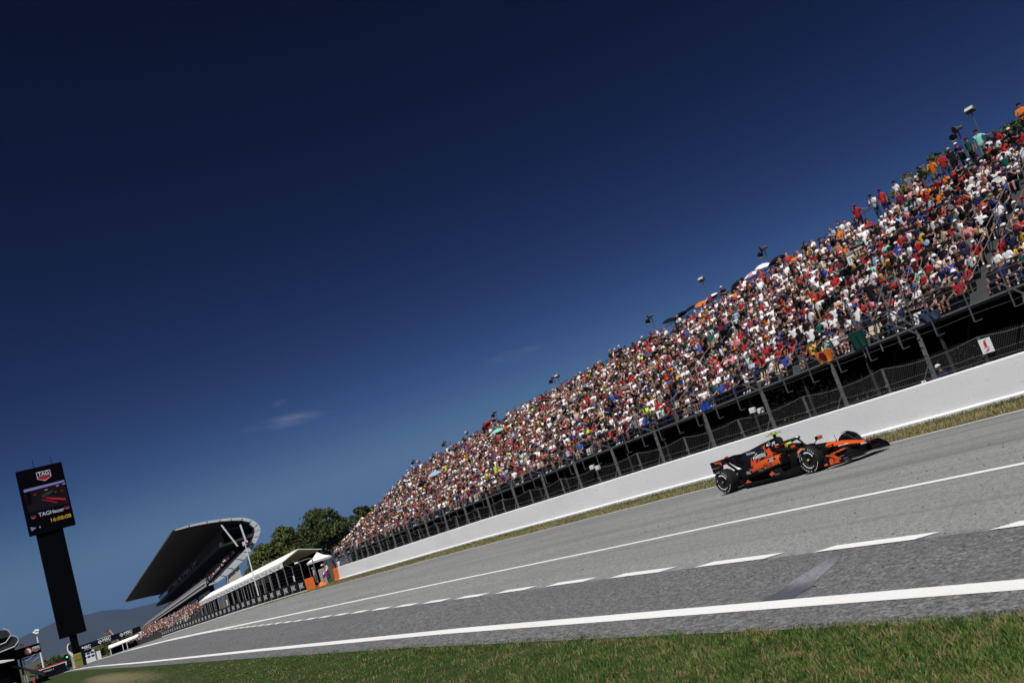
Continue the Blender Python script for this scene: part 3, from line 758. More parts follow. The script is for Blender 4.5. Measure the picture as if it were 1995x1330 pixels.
# --- front wing
def plane(mb, sec, ys):
    """wing element: list of (y, x0, z0, chord, rise)"""
    rows = []
    for y, x0, z0, ch, rise in sec:
        up = [(x0, y, z0), (x0 - ch * .3, y, z0 + rise * .22 + .012), (x0 - ch * .7, y, z0 + rise * .62 + .012), (x0 - ch, y, z0 + rise)]
        lo = [(x0 - ch * .98, y, z0 + rise - .008), (x0 - ch * .65, y, z0 + rise * .5 - .012), (x0 - ch * .3, y, z0 + rise * .12 - .014)]
        rows.append(up + lo)
    mb.loft(rows)
fw = empty('front_wing', (0, 0, 0)); fw.parent = CAR
FY = (-.93, -.8, -.6, -.35, -.1, .1, .35, .6, .8, .93)
for i, (x0, z0, ch, rise, nm) in enumerate(((1.34, .115, .30, .03, 'main_plane'), (1.14, .165, .22, .055, 'wing_flap'), (.97, .235, .20, .075, 'wing_flap'), (.82, .315, .15, .065, 'wing_flap'))):
    mb = MB(); sec = []
    for y in FY:
        q = abs(y); sw = .30 * max(q - .25, 0) ** 1.1; dip = (.06 if i == 0 else .03) * math.exp(-(y / .25) ** 2)
        sec.append((y, x0 - sw * 1.0, z0 + dip * .5 - (.06 * q if i == 3 else 0), ch * (1 - .25 * q * (i > 1)), rise))
    plane(mb, sec, FY); mb.build(nm, MT_CARB, fw, smooth=True)
for s in (-1, 1):
    mb = MB(); ep = [(1.17, .07), (1.12, .19), (.90, .33), (.62, .385), (.50, .34), (.48, .09), (.8, .06)]
    mb.prism([(x, s * .93 - .006, z) for x, z in ep], (0, .012, 0)); e_ = mb.build('endplate', MT_CARB, fw)
    mb = MB()
    mb.prism([(x, s * .945, z) for x, z in [(1.10, .19), (.90, .325), (.66, .375), (.60, .345), (.80, .295), (.98, .17)]], (0, s * .004, 0))
    mb.prism([(x, s * .945, z) for x, z in [(1.02, .11), (.98, .165), (.74, .27), (.66, .19), (.74, .10)]], (0, s * .004, 0))
    mb.build('orange_panel', MT_PAPAYA, e_)
    mb = MB(); letters(mb, '4', .14, frame((.84, s * .951, .175), (s * -1, 0, 0), (0, 0, 1)), lift=.001); mb.build('number', MT_DECALK, e_)
    mb = MB(); mb.loft([[(.95, s * .80, .085), (.95, s * .99, .075), (.48, s * 1.0, .085), (.48, s * .82, .10)], [(.95, s * .80, .095), (.95, s * .99, .085), (.48, s * 1.0, .095), (.48, s * .82, .11)]]); mb.build('footplate', MT_CARB, e_)
    mb = MB(); mb.bbox((.50, s * .97 - .03, .10), (.60, s * .97 + .03, .15), .012); mb.bbox((.70, s * .975 - .025, .10), (.78, s * .975 + .025, .15), .012); mb.build('footplate_fin', MT_PAPAYA, e_)
    mb = MB(); mb.prism([(x, s * .30, z) for x, z in [(.86, .385), (.70, .395), (.68, .37), (.84, .355)]], (0, s * .55, -.03)); mb.build('flap_edge', MT_PAPAYA, e_)
for s in (-1, 1):
    mb = MB(); mb.prism([(1.24, s * .10, .33), (1.05, s * .10, .34), (1.0, s * .10, .16), (1.26, s * .10, .14)], (0, s * .015, 0)); mb.build('wing_pylon', MT_CARB, fw)
# --- rear wing
rw = empty('rear_wing', (-.14, 0, .02)); rw.parent = CAR
mb = MB(); plane(mb, [(y, -3.78, .80 + .02 * (1 - abs(y) * 2), .27, .06) for y in (-.47, -.2, 0, .2, .47)], 0); mb.build('main_plane', MT_CARB, rw, smooth=True)
mb = MB(); plane(mb, [(y, -4.0, .875, .20, .10) for y in (-.47, -.2, 0, .2, .47)], 0); mb.build('wing_flap', MT_CARB, rw, smooth=True)
mb = MB(); plane(mb, [(y, -3.86, .46, .22, .06) for y in (-.40, 0, .40)], 0); mb.build('beam_wing', MT_CARB, rw, smooth=True)
for s in (-1, 1):
    mb = MB(); ep = [(-3.66, .90), (-3.72, .945), (-4.20, .985), (-4.25, .97), (-4.25, .66), (-4.08, .52), (-3.95, .50), (-3.74, .70)]
    mb.prism([(x, s * .49 - .008, z) for x, z in ep], (0, .016, 0)); e_ = mb.build('endplate', MT_CARB, rw)
    mb = MB(); mb.prism([(x, s * .50, z) for x, z in [(-3.72, .90), (-3.80, .935), (-4.06, .96), (-4.02, .90), (-3.84, .885), (-3.74, .80)]], (0, s * .004, 0)); mb.build('orange_panel', MT_PAPAYA, e_)
    mb = MB(); letters(mb, 'mastercard', .07, frame((-4.03, s * .501, .785), (s * -1, 0, 0), (0, 0, 1)), lift=.002)
    fr = frame((-4.20 if s < 0 else -3.8, s * .501, .785), (s * -1, 0, 0), (0, 0, 1))
    for dx in (-.018, .018): mb.add([fr @ Vector((dx + .022 * math.cos(a), .022 * math.sin(a), .002)) for a in np.linspace(0, 6.28, 13)[:-1]], [tuple(range(12))])
    mb.build('decal', MT_GREY, e_)
mb = MB(); mb.prism([(-3.62, -.014, .60), (-3.5, -.014, .58), (-3.92, -.014, .90), (-4.0, -.014, .86)], (0, .028, 0)); mb.bbox((-4.10, -.05, .92), (-3.92, .05, .985), .02); mb.prism([(-3.3, -.014, .66), (-3.15, -.014, .70), (-3.72, -.014, 1.0), (-3.85, -.014, .97)], (0, .028, 0)); mb.build('wing_pylon', MT_CARB, rw)
for (a_, b_) in (((-4.10, .86), (-3.66, .46)), ((-3.86, .90), (-3.34, .52))):
    mb = MB(); mb.bar((a_[0], 0, a_[1]), (b_[0], 0, b_[1]), .04, .07); mb.build('wing_stay', MT_CARB, rw)
mb = MB(); mb.bbox((-4.05, -.045, .985), (-3.93, .045, 1.03), .02); mb.build('actuator_pod', MT_PAPAYA, rw)
mb = MB(); mb.bbox((-4.28, -.09, .26), (-4.0, .09, .40), .03); mb.loft([[(-3.55, -.46, .08), (-3.55, .46, .08), (-3.55, .46, .11), (-3.55, -.46, .11)], [(-4.15, -.50, .26), (-4.15, .50, .26), (-4.15, .50, .30), (-4.15, -.50, .30)]]); mb.build('diffuser', MT_CARB, CAR)
# --- lettering laid onto the bodywork
def on_body(obs, body_, size, x, z, mi_mat, width=None, name='lettering', extra=None, **k):
    vs, fs = text_faces(body_, size, **k) if body_ else ([], [])
    if width and vs:
        w = max(v[0] for v in vs) - min(v[0] for v in vs); vs = [(a * width / w, b) for a, b in vs]
    if extra: vs, fs = extra
    trees = [BVHTree.FromPolygons([v.co[:] for v in o.data.vertices], [tuple(p.vertices) for p in o.data.polygons]) for o in obs]
    for s in (-1, 1):
        P = []
        for a, b in vs:
            best = None
            for t_ in trees:
                h = t_.ray_cast(Vector((x + (a if s < 0 else -a), s * 2.0, z + b)), Vector((0, -s, 0)))
                if h[0] is not None and (best is None or abs(h[0].y) > abs(best)): best = h[0].y
            yy = (best if best is not None else s * .15)
            P.append((x + (a if s < 0 else -a), yy + s * .006, z + b))
        mb = MB(); mb.add(P, fs if s < 0 else [tuple(reversed(f)) for f in fs]); mb.build(name, mi_mat, obs[0])
on_body([eng], 'Gemini', .21, -2.52, .80, MT_WHITE, .52, bold=.008)
star = [(.0, .075), (.015, .02), (.05, 0), (.015, -.02), (0, -.075), (-.015, -.02), (-.05, 0), (-.015, .02)]
on_body([eng], None, 0, -2.84, .77, MT_WHITE, extra=(star, [tuple(range(8))]))
on_body([eng], 'allwyn', .15, -1.99, 1.045, MT_WHITE, .36, bold=.025)
on_body(pods[:1] + pods[1:], 'VELO', .12, -1.74, .50, MT_DECALK, .40, bold=.015)
on_body(pods, 'cisco', .075, -1.54, .60, MT_WHITE, .20, bold=.01)
bars = ([], [])
for i, hgt in enumerate((.018, .03, .05, .03, .018, .03, .05, .03, .018)):
    k_ = len(bars[0]); xx = -.08 + i * .02
    bars[0].extend([(xx - .005, .035), (xx + .005, .035), (xx + .005, .035 + hgt), (xx - .005, .035 + hgt)]); bars[1].append((k_, k_ + 1, k_ + 2, k_ + 3))
on_body(pods, None, 0, -1.54, .60, MT_WHITE, extra=bars)
on_body(pods, 'DELL', .10, -2.86, .41, MT_WHITE, .30, bold=.02)
on_body(pods, 'OKX', .09, -2.12, .40, MT_GREY, .26, bold=.02)
slash = ([], [])
for i in range(5):
    k_ = len(slash[0]); xx = -.28 + i * .14
    slash[0].extend([(xx - .045, -.035), (xx + .02, -.035), (xx + .05, .05), (xx - .015, .05)]); slash[1].append((k_, k_ + 1, k_ + 2, k_ + 3))
on_body([eng] + pods, None, 0, -2.40, .655, MT_NAVY, extra=slash)
for s in (-1, 1):
    mb = MB(); letters(mb, 'Deloitte', .10, frame((-3.02, s * .0125, .93), (-s, 0, 0), (0, 0, 1)), width=.38, bold=.012); mb.build('lettering', MT_WHITE, eng)
    mb = MB(); letters(mb, 'hilton', .07, frame((-1.42, s * .826, .20), (-s, 0, 0), (0, 0, 1)), width=.2); mb.build('lettering', MT_GREY, CAR)
on_body([body], 'airwallex', .05, .60, .475, MT_WHITE, .34, bold=.02)
on_body([body], 'McLaren', .06, 1.22, .375, MT_WHITE, .16, bold=.02)

# --- the driver
drv = empty('person', (20.6, 18.95 + 1.47, gz(20, 20) + .33), R(-90), 'person in a bright yellow helmet sitting low in the racing car cockpit behind the halo', 'person')
mb = MB(); mb.loft([sect(x, w, zb, zt, 2.2, 14) for x, w, zb, zt in ((.42, .12, .0, .16), (.2, .2, .0, .26), (0, .235, .0, .38), (-.12, .22, .05, .46), (-.2, .14, .1, .42))])
mb.loft([[(.02 + .06 * math.cos(a), .06 * math.sin(a), z) for a in np.linspace(0, 6.28, 11)[:-1]] for z in (.36, .50)])
for s in (-1, 1): mb.tube([(-.05, s * .20, .36), (.16, s * .26, .26), (.42, s * .15, .32)], [.06, .05, .035], 8)
mb.build('body', M('race_suit', (0.20, 0.05, 0.02), .7), drv, smooth=True)
mb = MB(); mb.ball((0, 0, .56), (.145, .115, .125), 18, 12); mb.loft([sect(x, w, zb, zt, 2.4, 12) for x, w, zb, zt in ((.02, .112, .44, .56), (.13, .085, .45, .54), (.155, .06, .46, .52))])
hel = mb.build('helmet', MT_YEL, drv, smooth=True)
mb = MB(); rows = []
for z, rr_ in ((.535, 1.03), (.565, 1.035), (.60, 1.03)): rows.append([(.148 * math.cos(a) * rr_, .119 * math.sin(a) * rr_, z) for a in np.linspace(R(-68), R(68), 12)])
mb.loft(rows, 0, closed=False, caps=False); mb.build('visor', MT_VISOR, hel)
mb = MB(); mb.loft([[(a, b * .118, c) for a, b, c in ((-.05, math.cos(t), .56 + .127 * math.sin(t) * 1.01), (.02, math.cos(t) * 1.02, .56 + .13 * math.sin(t)))] for t in np.linspace(R(20), R(160), 10)], 0, closed=False, caps=False); mb.build('helmet_stripe', M('helmet_orange', (.75, .2, .02), .4), hel)
# ================================================================== the big grandstand and its crowd
NROW, X0, PITCH = 16, 36.0, 13.0 / 16
RISE = 7.6 / 16
Y0S, Y1S = 12.0, 116.0
zf0 = lambda y: 4.05 - .0155 * y
rowz = lambda i, y: zf0(y) + RISE * i * (1 - .075 * max(0.0, (y - 55) / 60) + .075 * max(0.0, (50 - y) / 30))
rowx = lambda i: X0 + PITCH * i
MT_DECK = M('stand_deck_grey', (0.085, 0.088, 0.09), .8, var=.3, scale=2)
MT_STEEL = M('stand_steel', (0.16, 0.165, 0.17), .55, .4, var=.35, scale=8)
MT_RAIL = M('rail_steel', (0.11, 0.115, 0.12), .5, .4, var=.3, scale=10)
MT_DARK = M('shade_black', (0.004, 0.004, 0.004), .95, var=.5, scale=2, spec=.05)  # near-black with the shade put into it, for netting and stairway mouths
ST = empty('grandstand', (X0, Y0S, 0), 0, 'huge open grandstand packed with spectators behind the white wall', 'grandstand')
so_ = Vector(ST.location)
AISLES = [12.4 + 10.6 * k for k in range(1, 11)]     # gangways up the tiers
ysd = [Y0S + (Y1S - Y0S) * i / 20 for i in range(21)]
def deck_sec(y):
    p = []
    for i in range(NROW):
        p += [(rowx(i), y, rowz(i, y)), (rowx(i) + PITCH, y, rowz(i, y))]
    p += [(rowx(NROW) + .6, y, rowz(NROW - 1, y)), (rowx(NROW) + .6, y, rowz(NROW - 1, y) - .3), (X0 + .85, y, rowz(0, y) - .12), (X0, y, rowz(0, y) - .07)]
    return [Vector(q) - so_ for q in p]
mb = MB(); mb.loft([deck_sec(y) for y in ysd], 0); mb.f = [tuple(reversed(f)) for f in mb.f]
mb.build('seating_deck', MT_DECK, ST)
mb = MB(); mb.loft([[Vector((x, y, rowz(0, y) + z)) - so_ for x, z in ((X0 - .05, -.05), (X0 - .01, -.05), (X0 - .01, .03), (X0 - .05, .03))] for y in ysd]); mb.build('deck_edge_beam', MT_STEEL, ST)
def rail(name, x, dz0, hs, pitch, rr, foot=False, y0=Y0S, y1=Y1S):
    z_ = lambda y: float(zf0(y) + (dz0(y) if callable(dz0) else dz0))
    mb = MB()
    for j, h in enumerate(hs): mb.tube([Vector((x, y, z_(y) + h)) - so_ for y in np.linspace(y0, y1, 16)], rr * (1 if j == 0 else .55), 5)
    r_ = mb.build(name, MT_RAIL, ST)
    y = y0 + .2
    while y < y1:
        mb = MB(); b = Vector((x, y, z_(y))) - so_
        mb.bar(b - Vector((0, 0, .72 if foot else 0)), b + Vector((0, 0, hs[0])), .05, .05)
        if foot: mb.bar(b - Vector((-.02, 0, .72)), b - Vector((-.02, .34, .70)), .06, .04)
        p = mb.build('rail_post', MT_RAIL, r_)
        y += pitch
rail('front_railing', X0 - .08, 0, (1.12, .84, .56, .28), 1.85, .032, True)
rail('middle_railing', 43.9, lambda y: rowz(9, y) - zf0(y) + .1, (1.10, .75, .40), 2.3, .03)
rail('rear_railing', rowx(NROW) + .5, lambda y: rowz(15, y) - zf0(y), (1.25, .6), 4.0, .03)
for ya in AISLES:                     # sloping hand rails beside every second gangway
    if round((ya - 12.4) / 10.6) % 2 == 0: continue
    for (i0, i1) in ((1, 8), (10, 15)):
        mb = MB()
        for dy in (-.62, .62):
            a, b = Vector((rowx(i0) + .3, ya + dy, rowz(i0, ya))), Vector((rowx(i1) + .3, ya + dy, rowz(i1, ya)))
            for h in (.95, .5): mb.tube([a - so_ + Vector((0, 0, h)), b - so_ + Vector((0, 0, h))], .022, 5)
            for t in (0, .33, .66, 1):
                q = a.lerp(b, t) - so_; mb.bar(q, q + Vector((0, 0, .95)), .04, .04)
        mb.build('gangway_rail', MT_STEEL, ST)
# a braced stair head over the front rail at the second gangway
mb = MB()
yb = 27.6
for dy in (-1.5, -.5, .5, 1.5):
    mb.bar(Vector((X0 + .0, yb + dy, rowz(0, yb) - .5)) - so_, Vector((X0 + .1, yb + dy, rowz(0, yb) + 2.3)) - so_, .05, .05)
for dy in (-1.5, .5): mb.bar(Vector((X0 + .02, yb + dy, rowz(0, yb))) - so_, Vector((X0 + .06, yb + dy + 1, rowz(0, yb) + 1.2)) - so_, .07, .05)
for dy in (-1.1, -.4, .4, 1.1):
    mb.tube([Vector((X0 + .2, yb + dy - .6, rowz(0, yb) + 1.0)) - so_, Vector((X0 + 3.4, yb + dy + .3, rowz(0, yb) + 3.1)) - so_], .022, 5)
mb.build('stair_frame', MT_STEEL, ST)
for k, yv in enumerate((44.2, 65.4, 86.6, 107.8)):     # stairway mouths below the middle rail, black slabs standing for their inner shade
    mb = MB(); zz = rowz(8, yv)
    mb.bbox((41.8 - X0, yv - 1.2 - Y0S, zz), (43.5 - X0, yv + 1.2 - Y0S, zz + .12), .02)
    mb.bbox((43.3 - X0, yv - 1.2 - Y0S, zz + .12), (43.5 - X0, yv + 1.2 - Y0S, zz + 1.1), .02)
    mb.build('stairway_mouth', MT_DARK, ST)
# scaffolding and netting underneath, the shade put into their near-black colours
y = Y0S + 1.0
while y < Y1S:
    mb = MB(); zb = gz(36, y)
    legs = [(36.3, rowz(0, y) - .3), (40, rowz(4, y) - .3), (44.5, rowz(10, y) - .3), (49.3, rowz(15, y) - .3)]
    for x, zt in legs: mb.bar(Vector((x, y, zb)) - so_, Vector((x, y, zt)) - so_, .10, .10)
    for (xa, za), (xb, zb2) in zip(legs[:-1], legs[1:]): mb.bar(Vector((xa, y, zb + .3)) - so_, Vector((xb, y, zb2 - .5)) - so_, .05, .05)
    mb.bar(Vector((legs[0][0], y + .03, legs[0][1] - .05)) - so_, Vector((legs[-1][0], y + .03, legs[-1][1] - .05)) - so_, .10, .14)
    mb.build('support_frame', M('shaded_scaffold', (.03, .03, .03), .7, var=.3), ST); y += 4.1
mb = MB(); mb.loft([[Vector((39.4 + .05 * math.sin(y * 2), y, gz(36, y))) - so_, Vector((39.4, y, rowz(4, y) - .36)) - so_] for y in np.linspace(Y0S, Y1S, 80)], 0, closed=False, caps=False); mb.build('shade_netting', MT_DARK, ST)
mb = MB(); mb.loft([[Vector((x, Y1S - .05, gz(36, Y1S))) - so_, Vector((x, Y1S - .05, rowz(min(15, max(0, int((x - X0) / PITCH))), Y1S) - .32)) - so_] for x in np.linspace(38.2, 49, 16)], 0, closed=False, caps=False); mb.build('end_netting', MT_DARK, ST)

# ------------------------------------------------------------------ people: one skinned body per pose
PAL = dict(white=(.72, .72, .73), black=(.006, .006, .007), red=(.40, .013, .018), darkteal=(.004, .05, .04), teal=(.004, .09, .078), orange=(.72, .18, .012), navy=(.012, .018, .075),
           blue=(.02, .07, .42), grey=(.17, .17, .18), pink=(.72, .28, .33), yellow=(.70, .46, .05), mint=(.26, .68, .56), maroon=(.12, .008, .025), beige=(.50, .41, .29), sky=(.30, .48, .70), neon=(.55, .78, .06), scarlet=(.52, .025, .022), denim=(.04, .065, .12))
SKIN = dict(fair=(.36, .19, .145), tan=(.22, .115, .085), brown=(.09, .045, .03))
HAIR = dict(dark=(.018, .012, .009), chestnut=(.07, .035, .018), blond=(.36, .23, .10))
PAL = {k_: tuple(c_ * (.92 if k_ == 'white' else .78) for c_ in v_) for k_, v_ in PAL.items()}     # cloth colours scaled down to suit the exposure, white least
CM = {}
for d, pre in ((PAL, 'cloth_'), (SKIN, 'skin_'), (HAIR, 'hair_')):
    for k_, c_ in d.items(): CM[pre + k_] = M(pre + k_, c_, .85 if pre != 'skin_' else .6, var=.10, scale=12, spec=.15)
CMN = list(CM); CMI = {k_: i for i, k_ in enumerate(CMN)}; CML = [CM[k_] for k_ in CMN]

def sitting(fwd=0.0, lh=(.34, .14, .60), rh=(.34, -.14, .60), le=(.06, .27, .74), re_=(.06, -.27, .74), knee=.13, head=0.0):
    """f forward, s sideways, z up; origin on the floor under the seat"""
    b = fwd
    return dict(pelvis=(0, 0, .52, .145), waist=(b * .3 - .02, 0, .70, .135), chest=(b * .75, 0, .92, .15), neck=(b, 0, 1.08, .058), head=(b + .03 + head, 0, 1.17, .088), crown=(b + .03 + head, 0, 1.28, .075),
        lsh=(b * .8, .18, 1.0, .068), lel=(b * .8 + le[0], le[1], le[2], .048), lwr=(b + lh[0] * .8, lh[1], lh[2], .036), lha=(b + lh[0], lh[1] * .92, lh[2] + .01, .040),
        rsh=(b * .8, -.18, 1.0, .068), rel=(b * .8 + re_[0], re_[1], re_[2], .048), rwr=(b + rh[0] * .8, rh[1], rh[2], .036), rha=(b + rh[0], rh[1] * .92, rh[2] + .01, .040),
        lhip=(.08, .10, .52, .10), lkn=(.46, knee, .53, .068), lan=(.50, knee, .12, .045), lto=(.63, knee + .02, .05, .042),
        rhip=(.08, -.10, .52, .10), rkn=(.46, -knee, .53, .068), ran=(.50, -knee, .12, .045), rto=(.63, -knee - .02, .05, .042))
def standing(lh=(.06, .27, .82), rh=(.06, -.27, .82), le=(-.02, .26, 1.10), re_=(-.02, -.26, 1.10), lean=0.0):
    z = .46
    return dict(pelvis=(0, 0, .94, .135), waist=(lean * .3, 0, 1.10, .13), chest=(lean * .8, 0, 1.32, .15), neck=(lean, 0, 1.50, .058), head=(lean + .03, 0, 1.60, .088), crown=(lean + .03, 0, 1.71, .075),
        lsh=(lean * .8, .19, 1.42, .068), lel=(lean + le[0], le[1], le[2], .048), lwr=(lean + lh[0] * .85, lh[1], lh[2], .036), lha=(lean + lh[0], lh[1] * .97, lh[2] - .04, .040),
        rsh=(lean * .8, -.19, 1.42, .068), rel=(lean + re_[0], re_[1], re_[2], .048), rwr=(lean + rh[0] * .85, rh[1], rh[2], .036), rha=(lean + rh[0], rh[1] * .97, rh[2] - .04, .040),
        lhip=(0, .10, .88, .105), lkn=(.02, .11, .50, .07), lan=(0, .12, .10, .048), lto=(.14, .14, .045, .042),
        rhip=(0, -.10, .88, .105), rkn=(.02, -.11, .50, .07), ran=(0, -.12, .10, .048), rto=(.14, -.14, .045, .042))
BONES = [('pelvis', 'waist', 1), ('waist', 'chest', 1), ('chest', 'neck', 1), ('neck', 'head', 0), ('head', 'crown', 0), ('chest', 'lsh', 1), ('lsh', 'lel', 1), ('lel', 'lwr', 0), ('lwr', 'lha', 0),
         ('chest', 'rsh', 1), ('rsh', 'rel', 1), ('rel', 'rwr', 0), ('rwr', 'rha', 0), ('pelvis', 'lhip', 2), ('lhip', 'lkn', 2), ('lkn', 'lan', 0), ('lan', 'lto', 3), ('pelvis', 'rhip', 2), ('rhip', 'rkn', 2), ('rkn', 'ran', 0), ('ran', 'rto', 3)]
POSES = {
    'lap': sitting(), 'lean': sitting(fwd=.16, lh=(.30, .10, .58), rh=(.28, -.10, .60)), 'phone': sitting(lh=(.30, .06, 1.05), rh=(.30, -.06, 1.05), le=(.16, .22, .82), re_=(.16, -.22, .82)),
    'shade': sitting(rh=(.13, -.10, 1.24), re_=(.16, -.33, 1.06)), 'cross': sitting(lh=(.16, -.08, .80), rh=(.17, .08, .84), le=(.10, .25, .78), re_=(.10, -.25, .78), knee=.10), 'back': sitting(fwd=-.10, knee=.20),
    'stand': standing(), 'stand_cross': standing(lh=(.17, -.12, 1.16), rh=(.18, .12, 1.20), le=(.10, .27, 1.12), re_=(.10, -.27, 1.12)), 'stand_rail': standing(lh=(-.08, .62, 1.22), le=(-.05, .42, 1.24)), 'stand_lean': standing(lean=.16, lh=(.36, .10, 1.18), rh=(.34, -.08, 1.22), le=(.08, .27, 1.08), re_=(.08, -.27, 1.08))}
PROTO = {}
def skin_proto(name, J, sub):
    names = list(J); idx = {n_: i for i, n_ in enumerate(names)}
    me = bpy.data.meshes.new('body'); me.from_pydata([J[n_][:3] for n_ in names], [(idx[a], idx[b]) for a, b, _ in BONES], [])
    ob = bpy.data.objects.new('body', me); COL.objects.link(ob)
    ob.modifiers.new('Skin', 'SKIN')
    for n_ in names:
        d = me.skin_vertices[0].data[idx[n_]]; d.radius = (J[n_][3], J[n_][3]); d.use_root = n_ == 'pelvis'
    if sub:
        ms = ob.modifiers.new('Sub', 'SUBSURF'); ms.levels = sub; ms.render_levels = sub
    ev = ob.evaluated_get(bpy.context.evaluated_depsgraph_get()); m = ev.to_mesh(); m.calc_loop_triangles()
    V = np.array([v.co[:] for v in m.vertices]); T = np.array([t.vertices[:] for t in m.loop_triangles])
    ev.to_mesh_clear(); bpy.data.objects.remove(ob); bpy.data.meshes.remove(me)
    c = V[T].mean(1); best = np.full(len(T), 9e9); reg = np.zeros(len(T), int); low = np.zeros(len(T), bool)
    for a, b, r_ in BONES:
        A, B = np.array(J[a][:3]), np.array(J[b][:3]); t = np.clip(((c - A) @ (B - A)) / ((B - A) @ (B - A)), 0, 1)
        rad = J[a][3] + (J[b][3] - J[a][3]) * t
        d = np.linalg.norm(c - A - t[:, None] * (B - A), axis=1) - rad
        u = d < best; best[u] = d[u]
        rg = np.full(len(T), r_)
        if (a, b) in (('lsh', 'lel'), ('rsh', 'rel')): rg[t > .62] = 0
        if (a, b) in (('lhip', 'lkn'), ('rhip', 'rkn')): rg[t > .86] = 0
        if (a, b) == ('chest', 'neck'): rg[t > .75] = 0
        reg[u] = rg[u]; low[u] = b in ('lkn', 'rkn', 'lan', 'ran')
    # people face the track: forward f runs along -X
    W_ = np.stack([-V[:, 0], -V[:, 1], V[:, 2]], 1)
    return W_, T, reg, np.array(J['crown'][:3]) * [-1, -1, 1], low
for n_, J in POSES.items():
    PROTO[n_, 1] = skin_proto(n_, J, 1); PROTO[n_, 0] = skin_proto(n_, J, 0)

def headgear(kind, lod):
    mb = MB(); n = 12 if lod else 7
    if kind == 'cap':
        mb.loft([[(-.012 + r_ * math.cos(a), r_ * math.sin(a), z) for a in np.linspace(0, 2 * math.pi, n + 1)[:-1]] for r_, z in ((.100, -.035), (.101, .01), (.078, .052), (.02, .074))])
        mb.loft([[(-.07, -.068, -.032), (-.14, -.055, -.046), (-.18, 0, -.050), (-.14, .055, -.046), (-.07, .068, -.032)], [(-.07, -.068, -.022), (-.14, -.055, -.036), (-.18, 0, -.040), (-.14, .055, -.036), (-.07, .068, -.022)]])
    elif kind == 'bucket':
        mb.loft([[(r_ * math.cos(a), r_ * math.sin(a), z) for a in np.linspace(0, 2 * math.pi, n + 1)[:-1]] for r_, z in ((.19, -.075), (.115, -.03), (.105, .05), (.06, .075))])
    elif kind == 'hair':
        mb.loft([[(.012 + r_ * math.cos(a), r_ * math.sin(a), z) for a in np.linspace(0, 2 * math.pi, n + 1)[:-1]] for r_, z in ((.095, -.05), (.106, 0), (.085, .05), (.03, .078))])
    else:   # long hair
        mb.loft([[(dx + r_ * math.cos(a), r_ * 1.05 * math.sin(a), z) for a in np.linspace(0, 2 * math.pi, n + 1)[:-1]] for r_, z, dx in ((.07, -.30, .06), (.10, -.16, .045), (.108, -.02, .015), (.088, .05, .01), (.03, .08, .01))])
    tri = []; 
    for f in mb.f: tri += [(f[0], f[i], f[i + 1]) for i in range(1, len(f) - 1)]
    return np.array(mb.v), np.array(tri)
GEAR = {(k_, l): headgear(k_, l) for k_ in ('cap', 'bucket', 'hair', 'longhair') for l in (0, 1)}

def wpick(d):
    t = rnd.random() * sum(d.values())
    for k_, w in d.items():
        t -= w
        if t <= 0: return k_
    return k_
SHIRT_W = dict(white=33, black=38, red=12, teal=6, orange=3.2, navy=9, blue=2.5, grey=5, pink=2.5, yellow=1.2, mint=1.2, maroon=3, beige=2.5, sky=2, neon=.5, scarlet=2.5)
SHORT_W = dict(black=40, denim=18, beige=8, grey=10, white=7, navy=12)
HAT_W = dict(white=28, black=24, red=9, orange=3, navy=8, teal=3, yellow=1.2, beige=3, blue=2, neon=.6, mint=.6)
def outfit():
    o = dict(shirt=wpick(SHIRT_W), shorts=wpick(SHORT_W), skin=wpick(dict(fair=6, tan=5, brown=1.2)), shoes=rnd.choice(['white', 'black', 'black']), long=rnd.random() < .5)
    q = rnd.random()
    o['gear'] = 'cap' if q < .46 else 'bucket' if q < .52 else 'hair' if q < .82 else 'longhair'
    o['gcol'] = 'cloth_' + wpick(HAT_W) if o['gear'] in ('cap', 'bucket') else 'hair_' + wpick(dict(dark=6, chestnut=4, blond=2))
    return o
def slot_ids(o): return np.array([CMI['skin_' + o['skin']], CMI['cloth_' + o['shirt']], CMI['cloth_' + o['shorts']], CMI['cloth_' + o['shoes']]])
def pose_mat(yaw, sc):
    c, s = math.cos(yaw), math.sin(yaw); return np.array([[c, -s, 0], [s, c, 0], [0, 0, 1]]) * sc

BODY_MESH, GEAR_MESH = {}, {}
def body_mesh(pose, lng):
    if (pose, lng) not in BODY_MESH:
        V, T, reg, _, low = PROTO[pose, 1]
        o = np_mesh('body', V, T, [CML[0]] * 4, np.where(low & lng, 2, reg), smooth=True); BODY_MESH[pose, lng] = o.data; bpy.data.objects.remove(o)
    return BODY_MESH[pose, lng]
def gear_mesh(kind):
    if kind not in GEAR_MESH:
        V, T = GEAR[kind, 1]; o = np_mesh(kind, V, T, [CML[0]], smooth=True); GEAR_MESH[kind] = o.data; bpy.data.objects.remove(o)
    return GEAR_MESH[kind]
GNAME = dict(cap='cap', bucket='sun_hat', hair='hair', longhair='hair')
def person(pos, pose, o, label, group, yaw=0.0, sc=1.0):
    p = bpy.data.objects.new('person', body_mesh(pose, o.get('long', True))); COL.objects.link(p)
    p.location = pos; p.rotation_euler = (0, 0, yaw); p.scale = (sc, sc, sc)
    for i, k_ in enumerate(('skin_' + o['skin'], 'cloth_' + o['shirt'], 'cloth_' + o['shorts'], 'cloth_' + o['shoes'])):
        p.material_slots[i].link = 'OBJECT'; p.material_slots[i].material = CM[k_]
    tag(p, label, 'person', group)
    g = bpy.data.objects.new(GNAME[o['gear']], gear_mesh(o['gear'])); COL.objects.link(g); g.parent = p
    g.location = PROTO[pose, 1][3] + np.array([0, 0, -.005]); g.material_slots[0].link = 'OBJECT'; g.material_slots[0].material = CM[o['gcol']]
    return p

